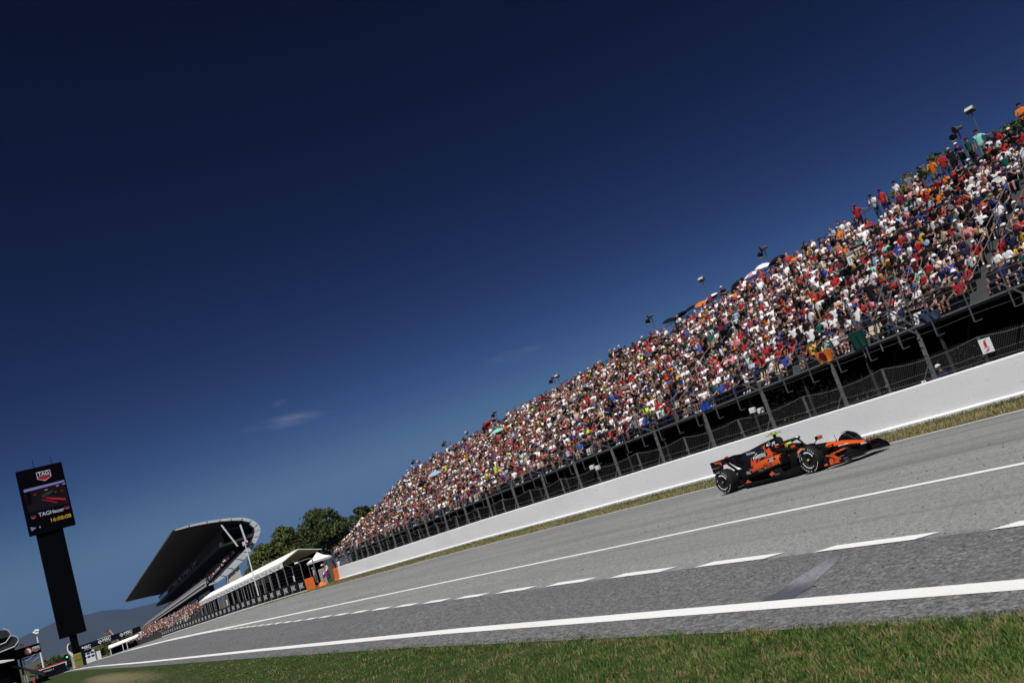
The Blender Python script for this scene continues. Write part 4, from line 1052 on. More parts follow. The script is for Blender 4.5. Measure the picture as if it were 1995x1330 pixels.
# ---- fill the seats
seats = []
SIT = ['lap'] * 5 + ['lean'] * 4 + ['phone'] * 2 + ['shade'] * 2 + ['cross'] * 3 + ['back'] * 2
empties = []
SPOTS = (24.9, 27.5, 28.15, 28.7, 29.3, 29.9, 30.6, 32.3, 33.2, 34.3, 34.9, 36.3)
for i in range(NROW):
    y = Y0S + 1 + rnd.random() * .4
    while y < Y1S - .3:
        y += .50 + rnd.uniform(-.03, .04)
        if any(abs(y - a) < .52 for a in AISLES): continue
        if 6 <= i <= 9 and any(abs(y - a) < 1.3 for a in (44.2, 65.4, 86.6, 107.8)): continue
        if rnd.random() < (.10 if i < 2 else .035):
            empties.append((i, y)); continue
        if i == 15 and 23 < y < 62 and rnd.random() < .6: continue
        if i >= 14 and any(abs(y - a) < .45 for a in SPOTS): continue
        st_ = rnd.random() < (.03 if i < 14 else .12)
        seats.append((rowx(i) + .60 + rnd.uniform(-.05, .05) + (.1 if st_ else 0), y, rowz(i, y), 'stand' if st_ and rnd.random() < .5 else ('stand_lean' if st_ else rnd.choice(SIT)), rnd.uniform(-.35, .35), rnd.uniform(.93, 1.06), i))
ranked = []
for s_ in seats:
    u, v, z = cam_px((s_[0], s_[1], s_[2] + .9))
    ranked.append((z if (u < 2010 and v < 1330 and v > -20) else 1e6 + z, s_))
ranked.sort(key=lambda t: t[0])
ROWW = ['front', 'second', 'third', 'fourth', 'fifth', 'sixth', 'seventh', 'eighth', 'ninth', 'tenth', 'eleventh', 'twelfth', 'thirteenth', 'fourteenth', 'fifteenth', 'rear']
SHOWN = dict(sky='pale blue', teal='dark green', mint='mint green', scarlet='bright red', neon='fluorescent yellow')
nm = lambda c: SHOWN.get(c, c)
PW = dict(lap='hands on lap', lean='leaning forward', phone='holding a phone up', shade='shading the eyes', cross='arms folded', back='leaning back', stand='standing', stand_lean='standing and leaning')
NEAR = 272
used_l = set()
for z, s_ in ranked[:NEAR]:
    for _ in range(400):
        o = outfit(); gw = nm(o['gcol'].split('_')[1]) + ' ' + dict(cap='cap', bucket='sun hat', hair='short hair', longhair='long hair')[o['gear']]
        lab = '%s shirt, %s, %s %s, %s, in the %s row' % (nm(o['shirt']), gw, nm(o['shorts']), 'trousers' if o['long'] else 'shorts', PW[s_[3]], ROWW[s_[6]])
        if lab not in used_l: break
    used_l.add(lab)
    person((s_[0], s_[1], s_[2] + .0), s_[3], o, lab, 'spectators in the big grandstand', s_[4], s_[5])
# ---- everyone farther off, as one crowd
def crowd_mesh(name, lst, label):
    Vs, Ts, Ms, k0 = [], [], [], 0
    for (x, y, z, pose, yaw, sc, i) in lst:
        o = outfit(); far_ = cam_px((x, y, z))[2] > 62
        V, T, reg, cr, low = PROTO[pose, 0]
        if o['long'] or rnd.random() < .5: reg = np.where(low, 2, reg)
        A = pose_mat(yaw, sc); p = np.array([x, y, z])
        Vs.append(V @ A.T + p); Ts.append(T + k0); Ms.append(slot_ids(o)[reg]); k0 += len(V)
        V2, T2 = GEAR[o['gear'], 0]
        Vs.append((V2 + cr) @ A.T + p); Ts.append(T2 + k0); Ms.append(np.full(len(T2), CMI[o['gcol']])); k0 += len(V2)
    ob = np_mesh(name, np.concatenate(Vs), np.concatenate(Ts), CML, np.concatenate(Ms), smooth=True)
    return tag(ob, label, 'crowd', kind='stuff')
crowd_mesh('crowd', [s_ for z, s_ in ranked[NEAR:]], 'dense crowd of spectators filling the farther tiers of the grandstand')

# ---- empty cream seats
MT_SEAT = M('cream_plastic', (0.60, 0.51, 0.38), .5, var=.06)
mb = MB(); mb.bbox((-.20, -.21, .40), (.20, .21, .45), .02); mb.loft([[(.18, -.21, .43), (.18, .21, .43), (.22, .21, .43), (.22, -.21, .43)], [(.27, -.19, .86), (.27, .19, .86), (.30, .19, .86), (.30, -.19, .86)]]); mb.bar((.1, 0, 0), (.1, 0, .40), .06, .06)
seat0 = None
for i, y in sorted(empties, key=lambda t: cam_px((rowx(t[0]), t[1], rowz(*t)))[2])[:90]:
    if seat0 is None: q = seat0 = mb.build('seat', MT_SEAT, ST)
    else:
        q = seat0.copy(); COL.objects.link(q); q.parent = ST
    q.location = Vector((rowx(i) + .62, y, rowz(i, y))) - so_

# ---- people one can pick out
def standee(y, pose, shirt, shorts, gear, gcol, label, x=None, z=None, yaw=0.0, sc=1.0, skin='tan', group='spectators standing at the rear rail'):
    x = rowx(NROW) + .05 if x is None else x; z = rowz(15, y) + .15 if z is None else z
    return person((x, y, z), pose, dict(shirt=shirt, shorts=shorts, skin=skin, shoes='white', gear=gear, gcol=gcol), label, group, yaw, sc)
standee(24.9, 'stand_cross', 'orange', 'black', 'hair', 'hair_dark', 'person in a bright orange shirt standing with folded arms at the top right corner', yaw=.3, sc=1.08)
standee(27.5, 'stand_rail', 'mint', 'grey', 'hair', 'hair_dark', 'person in a mint green shirt holding the rear rail beside the floodlight', yaw=.2, sc=1.05)
standee(28.15, 'stand', 'teal', 'black', 'cap', 'cloth_maroon', 'person in a dark green shirt and maroon cap standing beside the mint shirt', yaw=-.4)
standee(28.7, 'stand_lean', 'navy', 'black', 'cap', 'cloth_white', 'person in navy shirt and white cap leaning below the loudspeakers')
standee(29.3, 'stand', 'black', 'black', 'cap', 'cloth_beige', 'person all in black with a beige cap at the rear rail', yaw=.3)
standee(29.9, 'stand_lean', 'scarlet', 'denim', 'hair', 'hair_dark', 'person in a bright red shirt bending at the rear rail near the tree', yaw=.6)
standee(30.6, 'stand_lean', 'orange', 'grey', 'hair', 'hair_dark', 'person in an orange shirt bending at the rear rail near the tree', yaw=.5)
standee(32.3, 'stand', 'grey', 'beige', 'hair', 'hair_chestnut', 'person in a grey shirt standing in front of the bush tops', yaw=.7)
standee(33.2, 'stand', 'white', 'white', 'hair', 'hair_dark', 'dark haired person in white standing tall left of the bush tops', yaw=-.3)
standee(34.3, 'stand', 'scarlet', 'navy', 'cap', 'cloth_navy', 'person in red with a navy cap standing at the rear rail')
standee(34.9, 'stand_lean', 'white', 'denim', 'cap', 'cloth_navy', 'person in white with a navy cap leaning at the rear rail')
standee(36.3, 'stand_rail', 'red', 'black', 'cap', 'cloth_red', 'person in red shirt and red cap holding the rear rail with one arm', yaw=.2)
standee(69.5, 'stand', 'neon', 'denim', 'hair', 'hair_dark', 'steward in a fluorescent yellow vest standing just behind the front rail', x=37.0, z=rowz(1, 69.5) + .25, group='stewards in yellow vests')
standee(71.2, 'stand_lean', 'neon', 'black', 'hair', 'hair_chestnut', 'second steward in a fluorescent yellow vest stooping at the front rail', x=37.0, z=rowz(1, 71.2), group='stewards in yellow vests')
standee(91.2, 'stand', 'neon', 'black', 'hair', 'hair_dark', 'steward in a fluorescent yellow vest up among the upper rows', x=42.8, z=rowz(8, 91.2) + .1, group='stewards in yellow vests')
for y_, sh, lb in ((22.3, 'navy', 'person in navy standing in the shade behind the wall, left of the fire sign'), (23.0, 'blue', 'person in blue sitting in the shade under the grandstand behind the wall')):
    standee(y_, 'stand' if sh == 'navy' else 'lean', sh, 'denim', 'cap', 'cloth_white', lb, x=31.2, z=gz(31, y_) + .05, group='people in the shade under the stand')

# ---- parasols along the rear row
def parasol(x, y, z, r_, cols, label, tilt=0.0, base=None):
    t = empty('parasol', (x, y, base if base is not None else z - 1.3), 0, label, 'parasol', 'parasols in the grandstand')
    h = z - t.location.z; n = 16; r_ = r_ * .85
    rings = [[(r_ * q * math.cos(a), r_ * q * math.sin(a), h + r_ * .34 * (1 - q * q) - (.03 if (k_ % 2 and q == 1) else 0)) for k_, a in enumerate(np.linspace(0, 2 * math.pi, n + 1)[:-1])] for q in (1, .75, .45, .03)]
    mt = Matrix.Translation((0, 0, h)) @ Matrix.Rotation(tilt, 4, 'X') @ Matrix.Rotation(-.18, 4, 'Y') @ Matrix.Translation((0, 0, -h))
    mb = MB(); mb.loft([[mt @ Vector(p) for p in rg] for rg in rings], caps=False)
    mb.m = [(k_ // 2) % len(cols) for _ in range(3) for k_ in range(n)]
    mb.build('canopy', [CM['cloth_' + c] for c in cols], t, smooth=True)
    mb = MB(); mb.tube([(0, 0, 0), mt @ Vector((0, 0, h + r_ * .34))], .014, 5); mb.build('pole', MT_RAIL, t)
for y_, dz, r_, cols, lb in ((43.8, 0, .95, ['black'], 'wide black parasol under the loudspeakers on the rear row'), (46.4, 0, .85, ['pink', 'white'], 'pink and white striped parasol on the rear row'), (45.2, .15, .75, ['white'], 'plain white parasol beside the pink striped one'),
        (48.0, 0, .8, ['black'], 'black parasol just left of the pink striped one'), (51.0, .06, .85, ['red', 'white'], 'red and white parasol beside the orange one'), (52.2, 0, .8, ['orange'], 'orange parasol beside the red and white one'),
        (53.6, .1, .75, ['black'], 'black parasol just left of the orange one'), (55.0, .05, .8, ['black'], 'middle black parasol of three left of the orange one'), (56.4, .1, .8, ['black'], 'leftmost black parasol of the three near the small speakers'),
        (90.8, .2, 1.2, ['red'], 'large bright red parasol on the rear row far along'), (88.6, -.2, .7, ['teal'], 'dark green parasol right of the large red one')):
    parasol(49.3, y_, rowz(15, y_) + 1.35 + dz, r_, cols, lb, rnd.uniform(-.25, .25), rowz(15, y_))
parasol(43.0, 94.8, rowz(8, 94.8) + 1.4, .9, ['sky'], 'turquoise blue parasol in the middle of the far crowd', .2, rowz(8, 94.8))
parasol(42.0, 96.6, rowz(7, 96.6) + 1.3, .8, ['black'], 'black parasol left of the turquoise one in the crowd', -.2, rowz(7, 96.6))
parasol(45.0, 81.6, rowz(11, 81.6) + 1.3, .85, ['mint'], 'mint green parasol in the upper rows of the crowd', .1, rowz(11, 81.6))

# ---- floodlights and loudspeakers on the rear rail
MT_LAMP = M('lamp_housing', (0.10, 0.10, 0.10), .5, .3)
MT_GLASS = M('lamp_glass', (0.55, 0.53, 0.48), .25)
for y_, h in ((27.7, 3.3), (51.9, 3.2), (75.3, 2.4), (97.6, 2.1), (113.5, 2.0)):
    t = empty('floodlight', (49.75, y_, rowz(15, y_)), 0, dict([(27.7, 'floodlight on a thin pole above the mint shirt, rightmost of the row'), (51.9, 'floodlight on a thin pole above the orange parasol'), (75.3, 'floodlight on a thin pole halfway along the rear rail'), (97.6, 'floodlight on a thin pole left of the large red parasol'), (113.5, 'floodlight on a thin pole, last before the stand ends')])[y_], 'floodlight', 'floodlights on the rear rail')
    mb = MB(); mb.tube([(0, 0, 0), (0, 0, h - .1)], .03, 6); mb.build('pole', MT_LAMP, t)
    mb = MB(); mb.bbox((-.16, -.28, h - .12), (.16, .28, h + .14), .05, 0, Matrix.Translation((0, 0, h)) @ Matrix.Rotation(.5, 4, 'Y') @ Matrix.Translation((0, 0, -h))); hd = mb.build('lamp_head', MT_LAMP, t)
    mb = MB(); mt = Matrix.Translation((0, 0, h)) @ Matrix.Rotation(.5, 4, 'Y') @ Matrix.Translation((0, 0, -h)); mb.add([mt @ Vector(p) for p in ((-.165, -.24, h - .09), (-.165, .24, h - .09), (-.165, .24, h + .10), (-.165, -.24, h + .10))], [(0, 3, 2, 1)]); mb.build('lamp_glass', MT_GLASS, hd)
for y_, lb in ((28.8, 'pair of horn loudspeakers on a post beside the rightmost floodlight'), (45.0, 'pair of horn loudspeakers above the wide black parasol'), (59.0, 'pair of horn loudspeakers near the leftmost black parasol'), (76.0, 'pair of horn loudspeakers beside the middle floodlight'), (89.4, 'pair of horn loudspeakers above the large red parasol'), (103.8, 'pair of horn loudspeakers far along the rear rail'), (114.6, 'pair of horn loudspeakers at the far end of the stand')):
    h = 2.45 if y_ < 62 else 2.2
    t = empty('loudspeaker', (49.75, y_, rowz(15, y_)), 0, lb, 'loudspeaker', 'loudspeakers on the rear rail')
    mb = MB(); mb.tube([(0, 0, 0), (0, 0, h + .2)], .03, 6); mb.build('post', MT_LAMP, t)
    for dy, dz, az in ((.38, -.05, .6), (-.16, .28, -.5)):
        mt = Matrix.Translation((-.1, dy, h + dz)) @ Matrix.Rotation(az, 4, 'Z') @ Matrix.Rotation(-1.75, 4, 'Y')
        mb = MB(); mb.lathe([(.001, -.22), (.09, -.2), (.10, -.02), (.13, .08), (.24, .30), (.22, .30), (.10, .06), (.001, .0)], 12, 0, mt); mb.build('horn', MT_LAMP, t, smooth=True)

# ---- banners and cloths on the front rail, row signs
def cloth(name, y0, y1, zlo, zhi, col, label, x=X0 - .14, cat='banner', group=None):
    zb = rowz(0, (y0 + y1) / 2); n = 12; rows = []
    for j in range(7):
        v = j / 6; rows.append([(x - .05 * math.sin(k_ * 1.3 + j * .4) * v, y0 + (y1 - y0) * k_ / n + .03 * math.sin(j + k_), zb + zhi - (zhi - zlo) * v - .05 * math.sin(math.pi * k_ / n) * (1 - v)) for k_ in range(n + 1)])
    mb = MB(); mb.loft(rows, 0, closed=False, caps=False); k0 = len(mb.v); mb.loft([[(p[0] + .015, p[1], p[2]) for p in r_] for r_ in rows], 0, closed=False, caps=False)
    return tag(mb.build(name, CM['cloth_' + col], smooth=True), label, cat, group)
cloth('banner', 30.8, 31.8, -.02, .62, 'orange', 'orange flag with dark print tied to the front rail of the stand')
mb = MB(); zb = rowz(0, 31.3); mb.prism([(X0 - .24, 31.05, zb + .2), (X0 - .24, 31.2, zb + .5), (X0 - .24, 31.45, zb + .52), (X0 - .24, 31.6, zb + .25), (X0 - .24, 31.45, zb + .3), (X0 - .24, 31.35, zb + .12), (X0 - .24, 31.2, zb + .28)], (.02, 0, 0)); b_ = mb.build('print', CM['cloth_maroon']); b_.parent = bpy.data.objects['banner']
cloth('cloth', 28.6, 29.5, .05, .85, 'darkteal', 'dark green cloth spread over the front rail beside the stair frame', cat='cloth')
cloth('cloth', 24.6, 25.5, .0, .40, 'denim', 'blue jacket bundled at the foot of the front rail', cat='jacket')
cloth('cloth', 40.2, 41.1, .0, .45, 'blue', 'bright blue cloth tied to the front rail in the middle', cat='cloth')
for y_, i_, tx, lb in ((33.9, 9, '17', 'white number 17 board on the middle rail of the stand'), (24.6, 10, '', 'plain white row board on the middle rail near the right edge')):
    t = empty('row_sign', (43.78, y_, rowz(9, y_) + .62), 0, lb, 'sign', 'row signs on the middle rail')
    mb = MB(); mb.bbox((-.01, -.27, 0), (.01, .27, .50), .004); mb.build('board', MATS['sign_white'], t)
    if not tx: continue
    mb = MB(); letters(mb, tx, .34, frame((-.012, 0, .25), (0, -1, 0), (0, 0, 1)), bold=.02); mb.build('lettering', MT_DECALK, t)

# ---- dim undergrowth below the deck
n_ = 5200; yy = rng.uniform(14, 60, n_); kx = vnoise(yy, yy * 0, .35, 21)
P = np.stack([37.6 + rng.uniform(-.8, 1.4, n_), yy, .2 + rng.random(n_) * 2.6 * kx * 1.3], 1); a = rng.standard_normal((n_, 3)); a /= np.linalg.norm(a, axis=1)[:, None]; b = np.cross(a, rng.standard_normal((n_, 3))); b /= np.linalg.norm(b, axis=1)[:, None]
V = np.stack([P + a * .09, P + b * .05, P - a * .09, P - b * .05], 1).reshape(-1, 3)
tag(np_mesh('undergrowth', V, np.arange(n_ * 4).reshape(-1, 4), MT_BLADE, attr=np.repeat(rng.random(n_), 4)), 'dim leafy undergrowth in the shade beneath the grandstand', 'undergrowth', kind='stuff')
# ================================================================== beyond the grandstand
MT_WHT = M('white_panel', (0.74, 0.75, 0.76), .55, var=.05, scale=1)
MT_CANVAS = M('white_canvas', (0.78, 0.77, 0.75), .8, var=.04, scale=2)
MT_CREAM = M('cream_canvas', (0.70, 0.62, 0.47), .8, var=.06)
MT_CONC = M('concrete', (0.36, 0.35, 0.33), .85, var=.2, scale=1.5)
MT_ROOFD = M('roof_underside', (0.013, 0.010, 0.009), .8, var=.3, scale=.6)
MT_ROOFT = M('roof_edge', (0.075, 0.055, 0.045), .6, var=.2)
MT_BLACK = M('matt_black', (0.0022, 0.0022, 0.0025), .8, var=.2, spec=.03)
MT_GLASSD = M('dark_glass', (0.02, 0.026, 0.024), .12, var=.3, scale=.4)
MT_SEATD = M('dark_seating', (0.030, 0.030, 0.032), .8, var=.5, scale=.8)
MT_BANNER = M('barrier_black', (0.004, 0.0045, 0.007), .6, var=.15, spec=.1)
MT_NAVYB = M('gantry_navy', (0.004, 0.006, 0.020), .6, var=.1, spec=.1)
MT_PALE = M('barrier_lettering', (0.66, 0.66, 0.67), .6, var=.05)

# ---- advertising barrier along the far verge
BL = lambda y: 27.4 + 1.4 * (y - 99) / 120
br = empty('advertising_barrier', (BL(99), 99, gz(BL(99), 99)), 0, 'long black barrier with repeated white lettering and an orange end', 'barrier')
off = Vector(br.location)
def bsec(y, z0, z1, d=0.0, w=.35): x = BL(y); z = gz(x, y); return [Vector(p) - off for p in ((x + d, y, z + z0), (x + d, y, z + z1), (x + w, y, z + z1), (x + w, y, z + z0))]
ysb = np.linspace(99.9, 230, 27)
mb = MB(); mb.loft([bsec(y, -.05, .16, -.05, .4) for y in ysb]); mb.build('concrete_base', MT_WHT, br)
n_ = 36; L = (230 - 99.9) / n_
for i in range(n_):
    y0, y1 = 99.9 + i * L, 99.9 + (i + 1) * L - .02
    mb = MB(); mb.loft([bsec(y0, .16, 1.22), bsec(y1, .16, 1.22)]); p = mb.build('board', MT_BANNER, br)
    ym = (y0 + y1) / 2; x = BL(ym); z = gz(x, ym)
    fr = frame(Vector((x - .004, ym, z + .72)) - off, (0, -1, .016), (0, 0, 1))
    mb = MB(); letters(mb, 'HRC', .78, fr, bold=.02, width=1.75)
    mb.build('lettering', MT_PALE, p)
    mb = MB(); poly(mb, fr, [(-1.02, -.52), (-.92, -.52), (-.92, .36), (-1.02, .42)], 0, .004); mb.build('slash_mark', MT_PALE, p)
mb = MB(); mb.loft([bsec(98.7, 0, 1.28, -.06, .6), bsec(99.9, 0, 1.28, -.06, .6)]); mb.build('orange_end', MT_ORANGE, br)
t = empty('orange_wedge', (28.6, 98.2, gz(28, 98)), 0, 'small orange wedge block on the grass beside the barrier end', 'wedge')
mb = MB(); mb.loft([[(-.45, -.4, 0), (.45, -.4, 0), (.45, .4, 0), (-.45, .4, 0)], [(-.2, -.1, .45), (.0, -.1, .5), (.0, .1, .5), (-.2, .1, .45)]]); q = mb.build('block', MT_ORANGE, t)

# ---- second catch fence
f2 = empty('debris_fence', (30.2, 104, gz(30, 104)), 0, 'catch fence with bent posts standing behind the black lettered barrier', 'fence')
off = Vector(f2.location); mbc = MB()
for y in np.arange(104, 222, 3.8):
    x = BL(y) + 1.0; z = gz(x, y); b = Vector((x, y, z)) - off
    mb = MB(); mb.bar(b, b + Vector((0, 0, 3.1)), .08, .08); mb.bar(b + Vector((0, 0, 3.06)), b + Vector((-.75, 0, 3.55)), .06, .06); mb.build('tall_post', MT_GALV, f2)
for h in (1.3, 1.7, 2.1, 2.5, 2.9): mbc.tube([Vector((BL(y) + .93, y, gz(29, y) + h)) - off for y in np.arange(104, 222, 7.6)], .006, 4)
mbc.build('cable', MT_GALV, f2)
for y, tx, lb in ((107.5, '5', 'white board with number 5 on the fence near the orange barrier end'), (150, '', 'plain white board on the fence halfway along the black barrier'), (196, '', 'small plain white board on the fence at the far end of the black barrier')):
    z = gz(28.5, y); t = empty('number_board', (BL(y) + .85, y, z + 1.4), 0, lb, 'sign', 'number boards on the fence')
    s_ = 1 + (y - 107) / 120
    mb = MB(); mb.bbox((-.02, -.24 * s_, 0), (.02, .24 * s_, .62 * s_), .01); mb.build('board', MATS['sign_white'], t)
    if not tx: continue
    mb = MB(); letters(mb, tx, .4 * s_, frame((-.022, 0, .31 * s_), (0, -1, 0), (0, 0, 1)), bold=.02); mb.build('digit', MT_DECALK, t)
# gap between the two walls: pillar, gate, lamp pole
t = empty('gate_pillar', (29.6, 100.6, gz(29, 100)), 0, 'plain grey concrete pillar in the gap between the two orange ends', 'pillar')
mb = MB(); mb.bbox((-.28, -.3, 0), (.28, .3, 1.75), .03); mb.build('shaft', MT_CONC, t)
t = empty('lamp_pole', (29.35, 102.0, gz(29, 102)), 0, 'tall grey pole with a bent arm reaching left over the orange barrier end', 'lamp pole')
mb = MB(); mb.tube([(0, 0, 0), (0, 0, 3.0), (-.1, 0, 3.18), (-.5, 0, 3.25), (-1.6, .1, 3.22)], .06, 6); mb.build('pole', MT_GALV, t)
mb = MB(); mb.bbox((-1.95, -.05, 3.10), (-1.55, .2, 3.28), .04); mb.build('lamp_head', MT_WHT, t)
t = empty('mesh_gate', (29.9, 100.2, gz(29, 100)), 0, 'dark steel mesh gate closing the gap beside the white wall', 'gate')
mb = MB()
for i in range(8): mb.bar((.1 + i * .12, .2 + .25 * i * 0, 0), (.1 + i * .12, .2, 2.4), .03, .03)
mb.bar((0, .2, 2.4), (1.1, .2, 2.4), .05, .05); mb.bar((0, .2, .1), (1.1, .2, .1), .05, .05); mb.build('gate_leaf', MT_RAIL, t)
def tricolour(loc):
    t = empty('flag', loc, 0, 'crumpled white, blue and red flag hung on the gate fence', 'flag')
    cs = ['white', 'blue', 'scarlet']; rows = []
    for j in range(7): rows.append([(k_ * .10 + .03 * math.sin(j * 2 + k_), .05 * math.sin(k_ * 1.5 + j), -.09 * j + .07 * k_) for k_ in range(8)])
    mb = MB(); mb.loft(rows, 0, closed=False, caps=False); mb.m = [j // 2 for j in range(6) for _ in range(7)]
    mb.build('flag_cloth', [CM['cloth_' + c] for c in cs], t, smooth=True)
    mb = MB(); mb.tube([(0, 0, -1.2), (0, 0, .1)], .02, 5); mb.build('flag_stick', MT_RAIL, t)
tricolour((29.3, 99.6, 1.0))
# people waiting in the gap
for k, (x, y) in enumerate(((30.6, 103.2), (31.3, 104.1), (32.0, 103.4), (32.8, 104.4), (33.5, 103.6), (31.7, 106), (30.4, 106.2), (33.0, 106.8), (34.2, 105.4), (29.9, 104.6))):
    o = outfit(); o['gcol'] = 'cloth_' + ['white', 'red', 'black', 'orange', 'navy', 'yellow', 'teal', 'blue', 'beige', 'mint'][k]; o['gear'] = 'cap' if k % 2 else 'bucket'; o['long'] = True
    person((x, y, gz(x, y) + .45), 'stand', o, 'person standing by the gate gap in a %s %s and %s shirt' % (nm(o['gcol'][6:]), 'cap' if k % 2 else 'sun hat', nm(o['shirt'])), 'people in the gap by the gazebo', rnd.uniform(-.6, .6))
# gazebo
t = empty('gazebo', (33.6, 114.0, gz(33, 114)), 0, 'small white peaked gazebo behind the gap in the walls', 'gazebo')
mb = MB(); mb.loft([[(q * c, q * d, z) for c, d in ((-1, -1), (1, -1), (1, 1), (-1, 1))] for q, z in ((1.22, 2.75), (1.25, 2.98), (.5, 3.4), (.03, 3.9))]); mb.build('canopy', MT_CANVAS, t)
for a in (-1.15, 1.15):
    for b in (-1.15, 1.15):
        mb = MB(); mb.bar((a, b, 0), (a, b, 2.8), .06, .06); mb.build('leg', MT_GALV, t)
# cream tent behind the end of the stand
t = empty('peaked_tent', (46.0, 130, gz(32, 130)), 0, 'cream peaked tent showing behind the far end of the grandstand', 'tent')
mb = MB(); mb.loft([[(q * c, q * d, z) for c, d in ((-1, -1), (1, -1), (1, 1), (-1, 1))] for q, z in ((2.9, 4.5), (3.0, 4.8), (1.4, 5.8), (.5, 6.7), (.05, 7.2))]); mb.build('canopy', MT_CREAM, t)
for a in (-2.7, 2.7):
    for b in (-2.7, 2.7):
        mb = MB(); mb.bar((a, b, 0), (a, b, 4.6), .12, .12); mb.build('leg', MT_GALV, t)

# ---- long hospitality marquee
mq = empty('marquee', (38, 147, gz(38, 147)), 0, 'long white roofed hospitality marquee behind the black barrier', 'marquee')
off = Vector(mq.location); zq = lambda y: 3.44 + (1.90 - 3.44) * (y - 147) / 79
ysm = np.linspace(147, 226, 17)
mb = MB(); mb.loft([[Vector(p) - off for p in ((37.6, y, zq(y) + .88), (40.6, y, zq(y) + 2.1), (44.2, y, zq(y) + 1.0), (44.2, y, zq(y) + .88), (40.6, y, zq(y) + 1.95), (37.7, y, zq(y) + .78))] for y in ysm]); mb.build('roof', MT_CANVAS, mq)
mb = MB(); mb.loft([[Vector(p) - off for p in ((37.56, y, zq(y)), (37.56, y, zq(y) + .86), (37.64, y, zq(y) + .86), (37.64, y, zq(y)))] for y in ysm]); fs_ = mb.build('fascia', MT_CANVAS, mq)
for y in np.arange(148.5, 226, 2.9):
    mb = MB(); a = Vector((37.55, y, zq(y) + .22)) - off; b = Vector((37.55, y + 1.9, zq(y + 1.9) + .22)) - off; mb.add([a, b, b + Vector((0, 0, .42)), a + Vector((0, 0, .42))], [(0, 3, 2, 1)]); mb.build('printed_panel', M('pale_grey_print', (.48, .48, .50), .6), fs_)
for y in np.linspace(147.3, 225.7, 16):
    for x in (37.7, 44.1):
        mb = MB(); mb.bar(Vector((x, y, gz(38, y))) - off, Vector((x, y, zq(y) + .8)) - off, .10, .10); mb.build('post', M('marquee_post', (.30, .30, .30), .5), mq)
mb = MB(); mb.loft([[Vector((43.9, y, gz(38, y))) - off, Vector((43.9, y, zq(y) + .9)) - off] for y in ysm], 0, closed=False, caps=False); mb.build('rear_curtain', MT_DARK, mq)
mb = MB(); mb.loft([[Vector((38.2 , y, gz(38, y) + .0)) - off, Vector((38.2, y, gz(38, y) + 1.0)) - off] for y in ysm], 0, closed=False, caps=False); mb.build('front_balustrade', MT_SEATD, mq)
t = empty('pointed_tent', (44.5, 186, gz(38, 186)), 0, 'white tent peak poking above the marquee roof', 'tent')
mb = MB(); mb.loft([[(q * c, q * d, z) for c, d in ((-1, -1), (1, -1), (1, 1), (-1, 1))] for q, z in ((2.6, 3.4), (2.7, 4.0), (1.2, 5.0), (.06, 6.6))]); mb.build('canopy', MT_CANVAS, t)
for a in (-2.5, 2.5):
    for b in (-2.5, 2.5):
        mb = MB(); mb.bar((a, b, 0), (a, b, 3.5), .10, .10); mb.build('leg', MT_GALV, t)
t = empty('flag_pole', (37.0, 165, gz(37, 165)), 0, 'tall thin pale pole rising in front of the covered grandstand', 'pole')
mb = MB(); mb.tube([(0, 0, 0), (0, 0, 5), (0, 0, 10.6)], [.13, .10, .06], 8); mb.build('shaft', MT_WHT, t)
mb = MB(); mb.bar((-.5, 0, 10.2), (.35, 0, 10.35), .1, .1); mb.build('cross_arm', MT_GALV, t)

# ---- the covered main grandstand
MG = empty('covered_grandstand', (44, 250, gz(32, 250)), 0, 'large covered grandstand with sweeping dark roof and white curved end', 'grandstand')
off = Vector(MG.location); YN, YF = 250.0, 393.0
def mgp(x, z, y): t_ = (y - YN) / (YF - YN); return Vector((x, y, z * (1 - t_) + (z * .743 - 3.95) * t_)) - off
OUT = [(39.7, 21.8), (43.7, 21.95), (48.2, 21.7), (51.5, 21.3), (54.2, 20.8), (57.0, 20.1), (59.1, 19.0), (60.4, 17.4), (60.7, 15.9), (59.8, 14.2), (58.4, 12.7), (56.5, 10.9), (54.4, 9.5), (51.6, 8.0), (49.1, 6.9), (46.6, 6.0), (44.7, 6.0)]
INN = [(40.5, 21.35), (43.5, 21.1), (47.9, 20.6), (51.0, 20.15), (53.8, 19.6), (56.2, 18.8), (58.0, 17.8), (58.8, 16.5), (58.8, 15.6), (58.1, 14.4), (56.6, 12.9), (54.3, 11.7), (52.3, 10.6), (49.8, 9.1), (47.7, 7.7), (45.8, 6.6), (44.9, 6.4)]
ysg = np.linspace(YN, YF, 9)
def mg_loft(name, pts, mat, y0=YN, y1=YF, n=9, closed=True):
    mb = MB(); mb.loft([[mgp(x, z, y) for x, z in pts] for y in np.linspace(y0, y1, n)], 0, closed=closed, caps=closed); return mb.build(name, mat, MG)
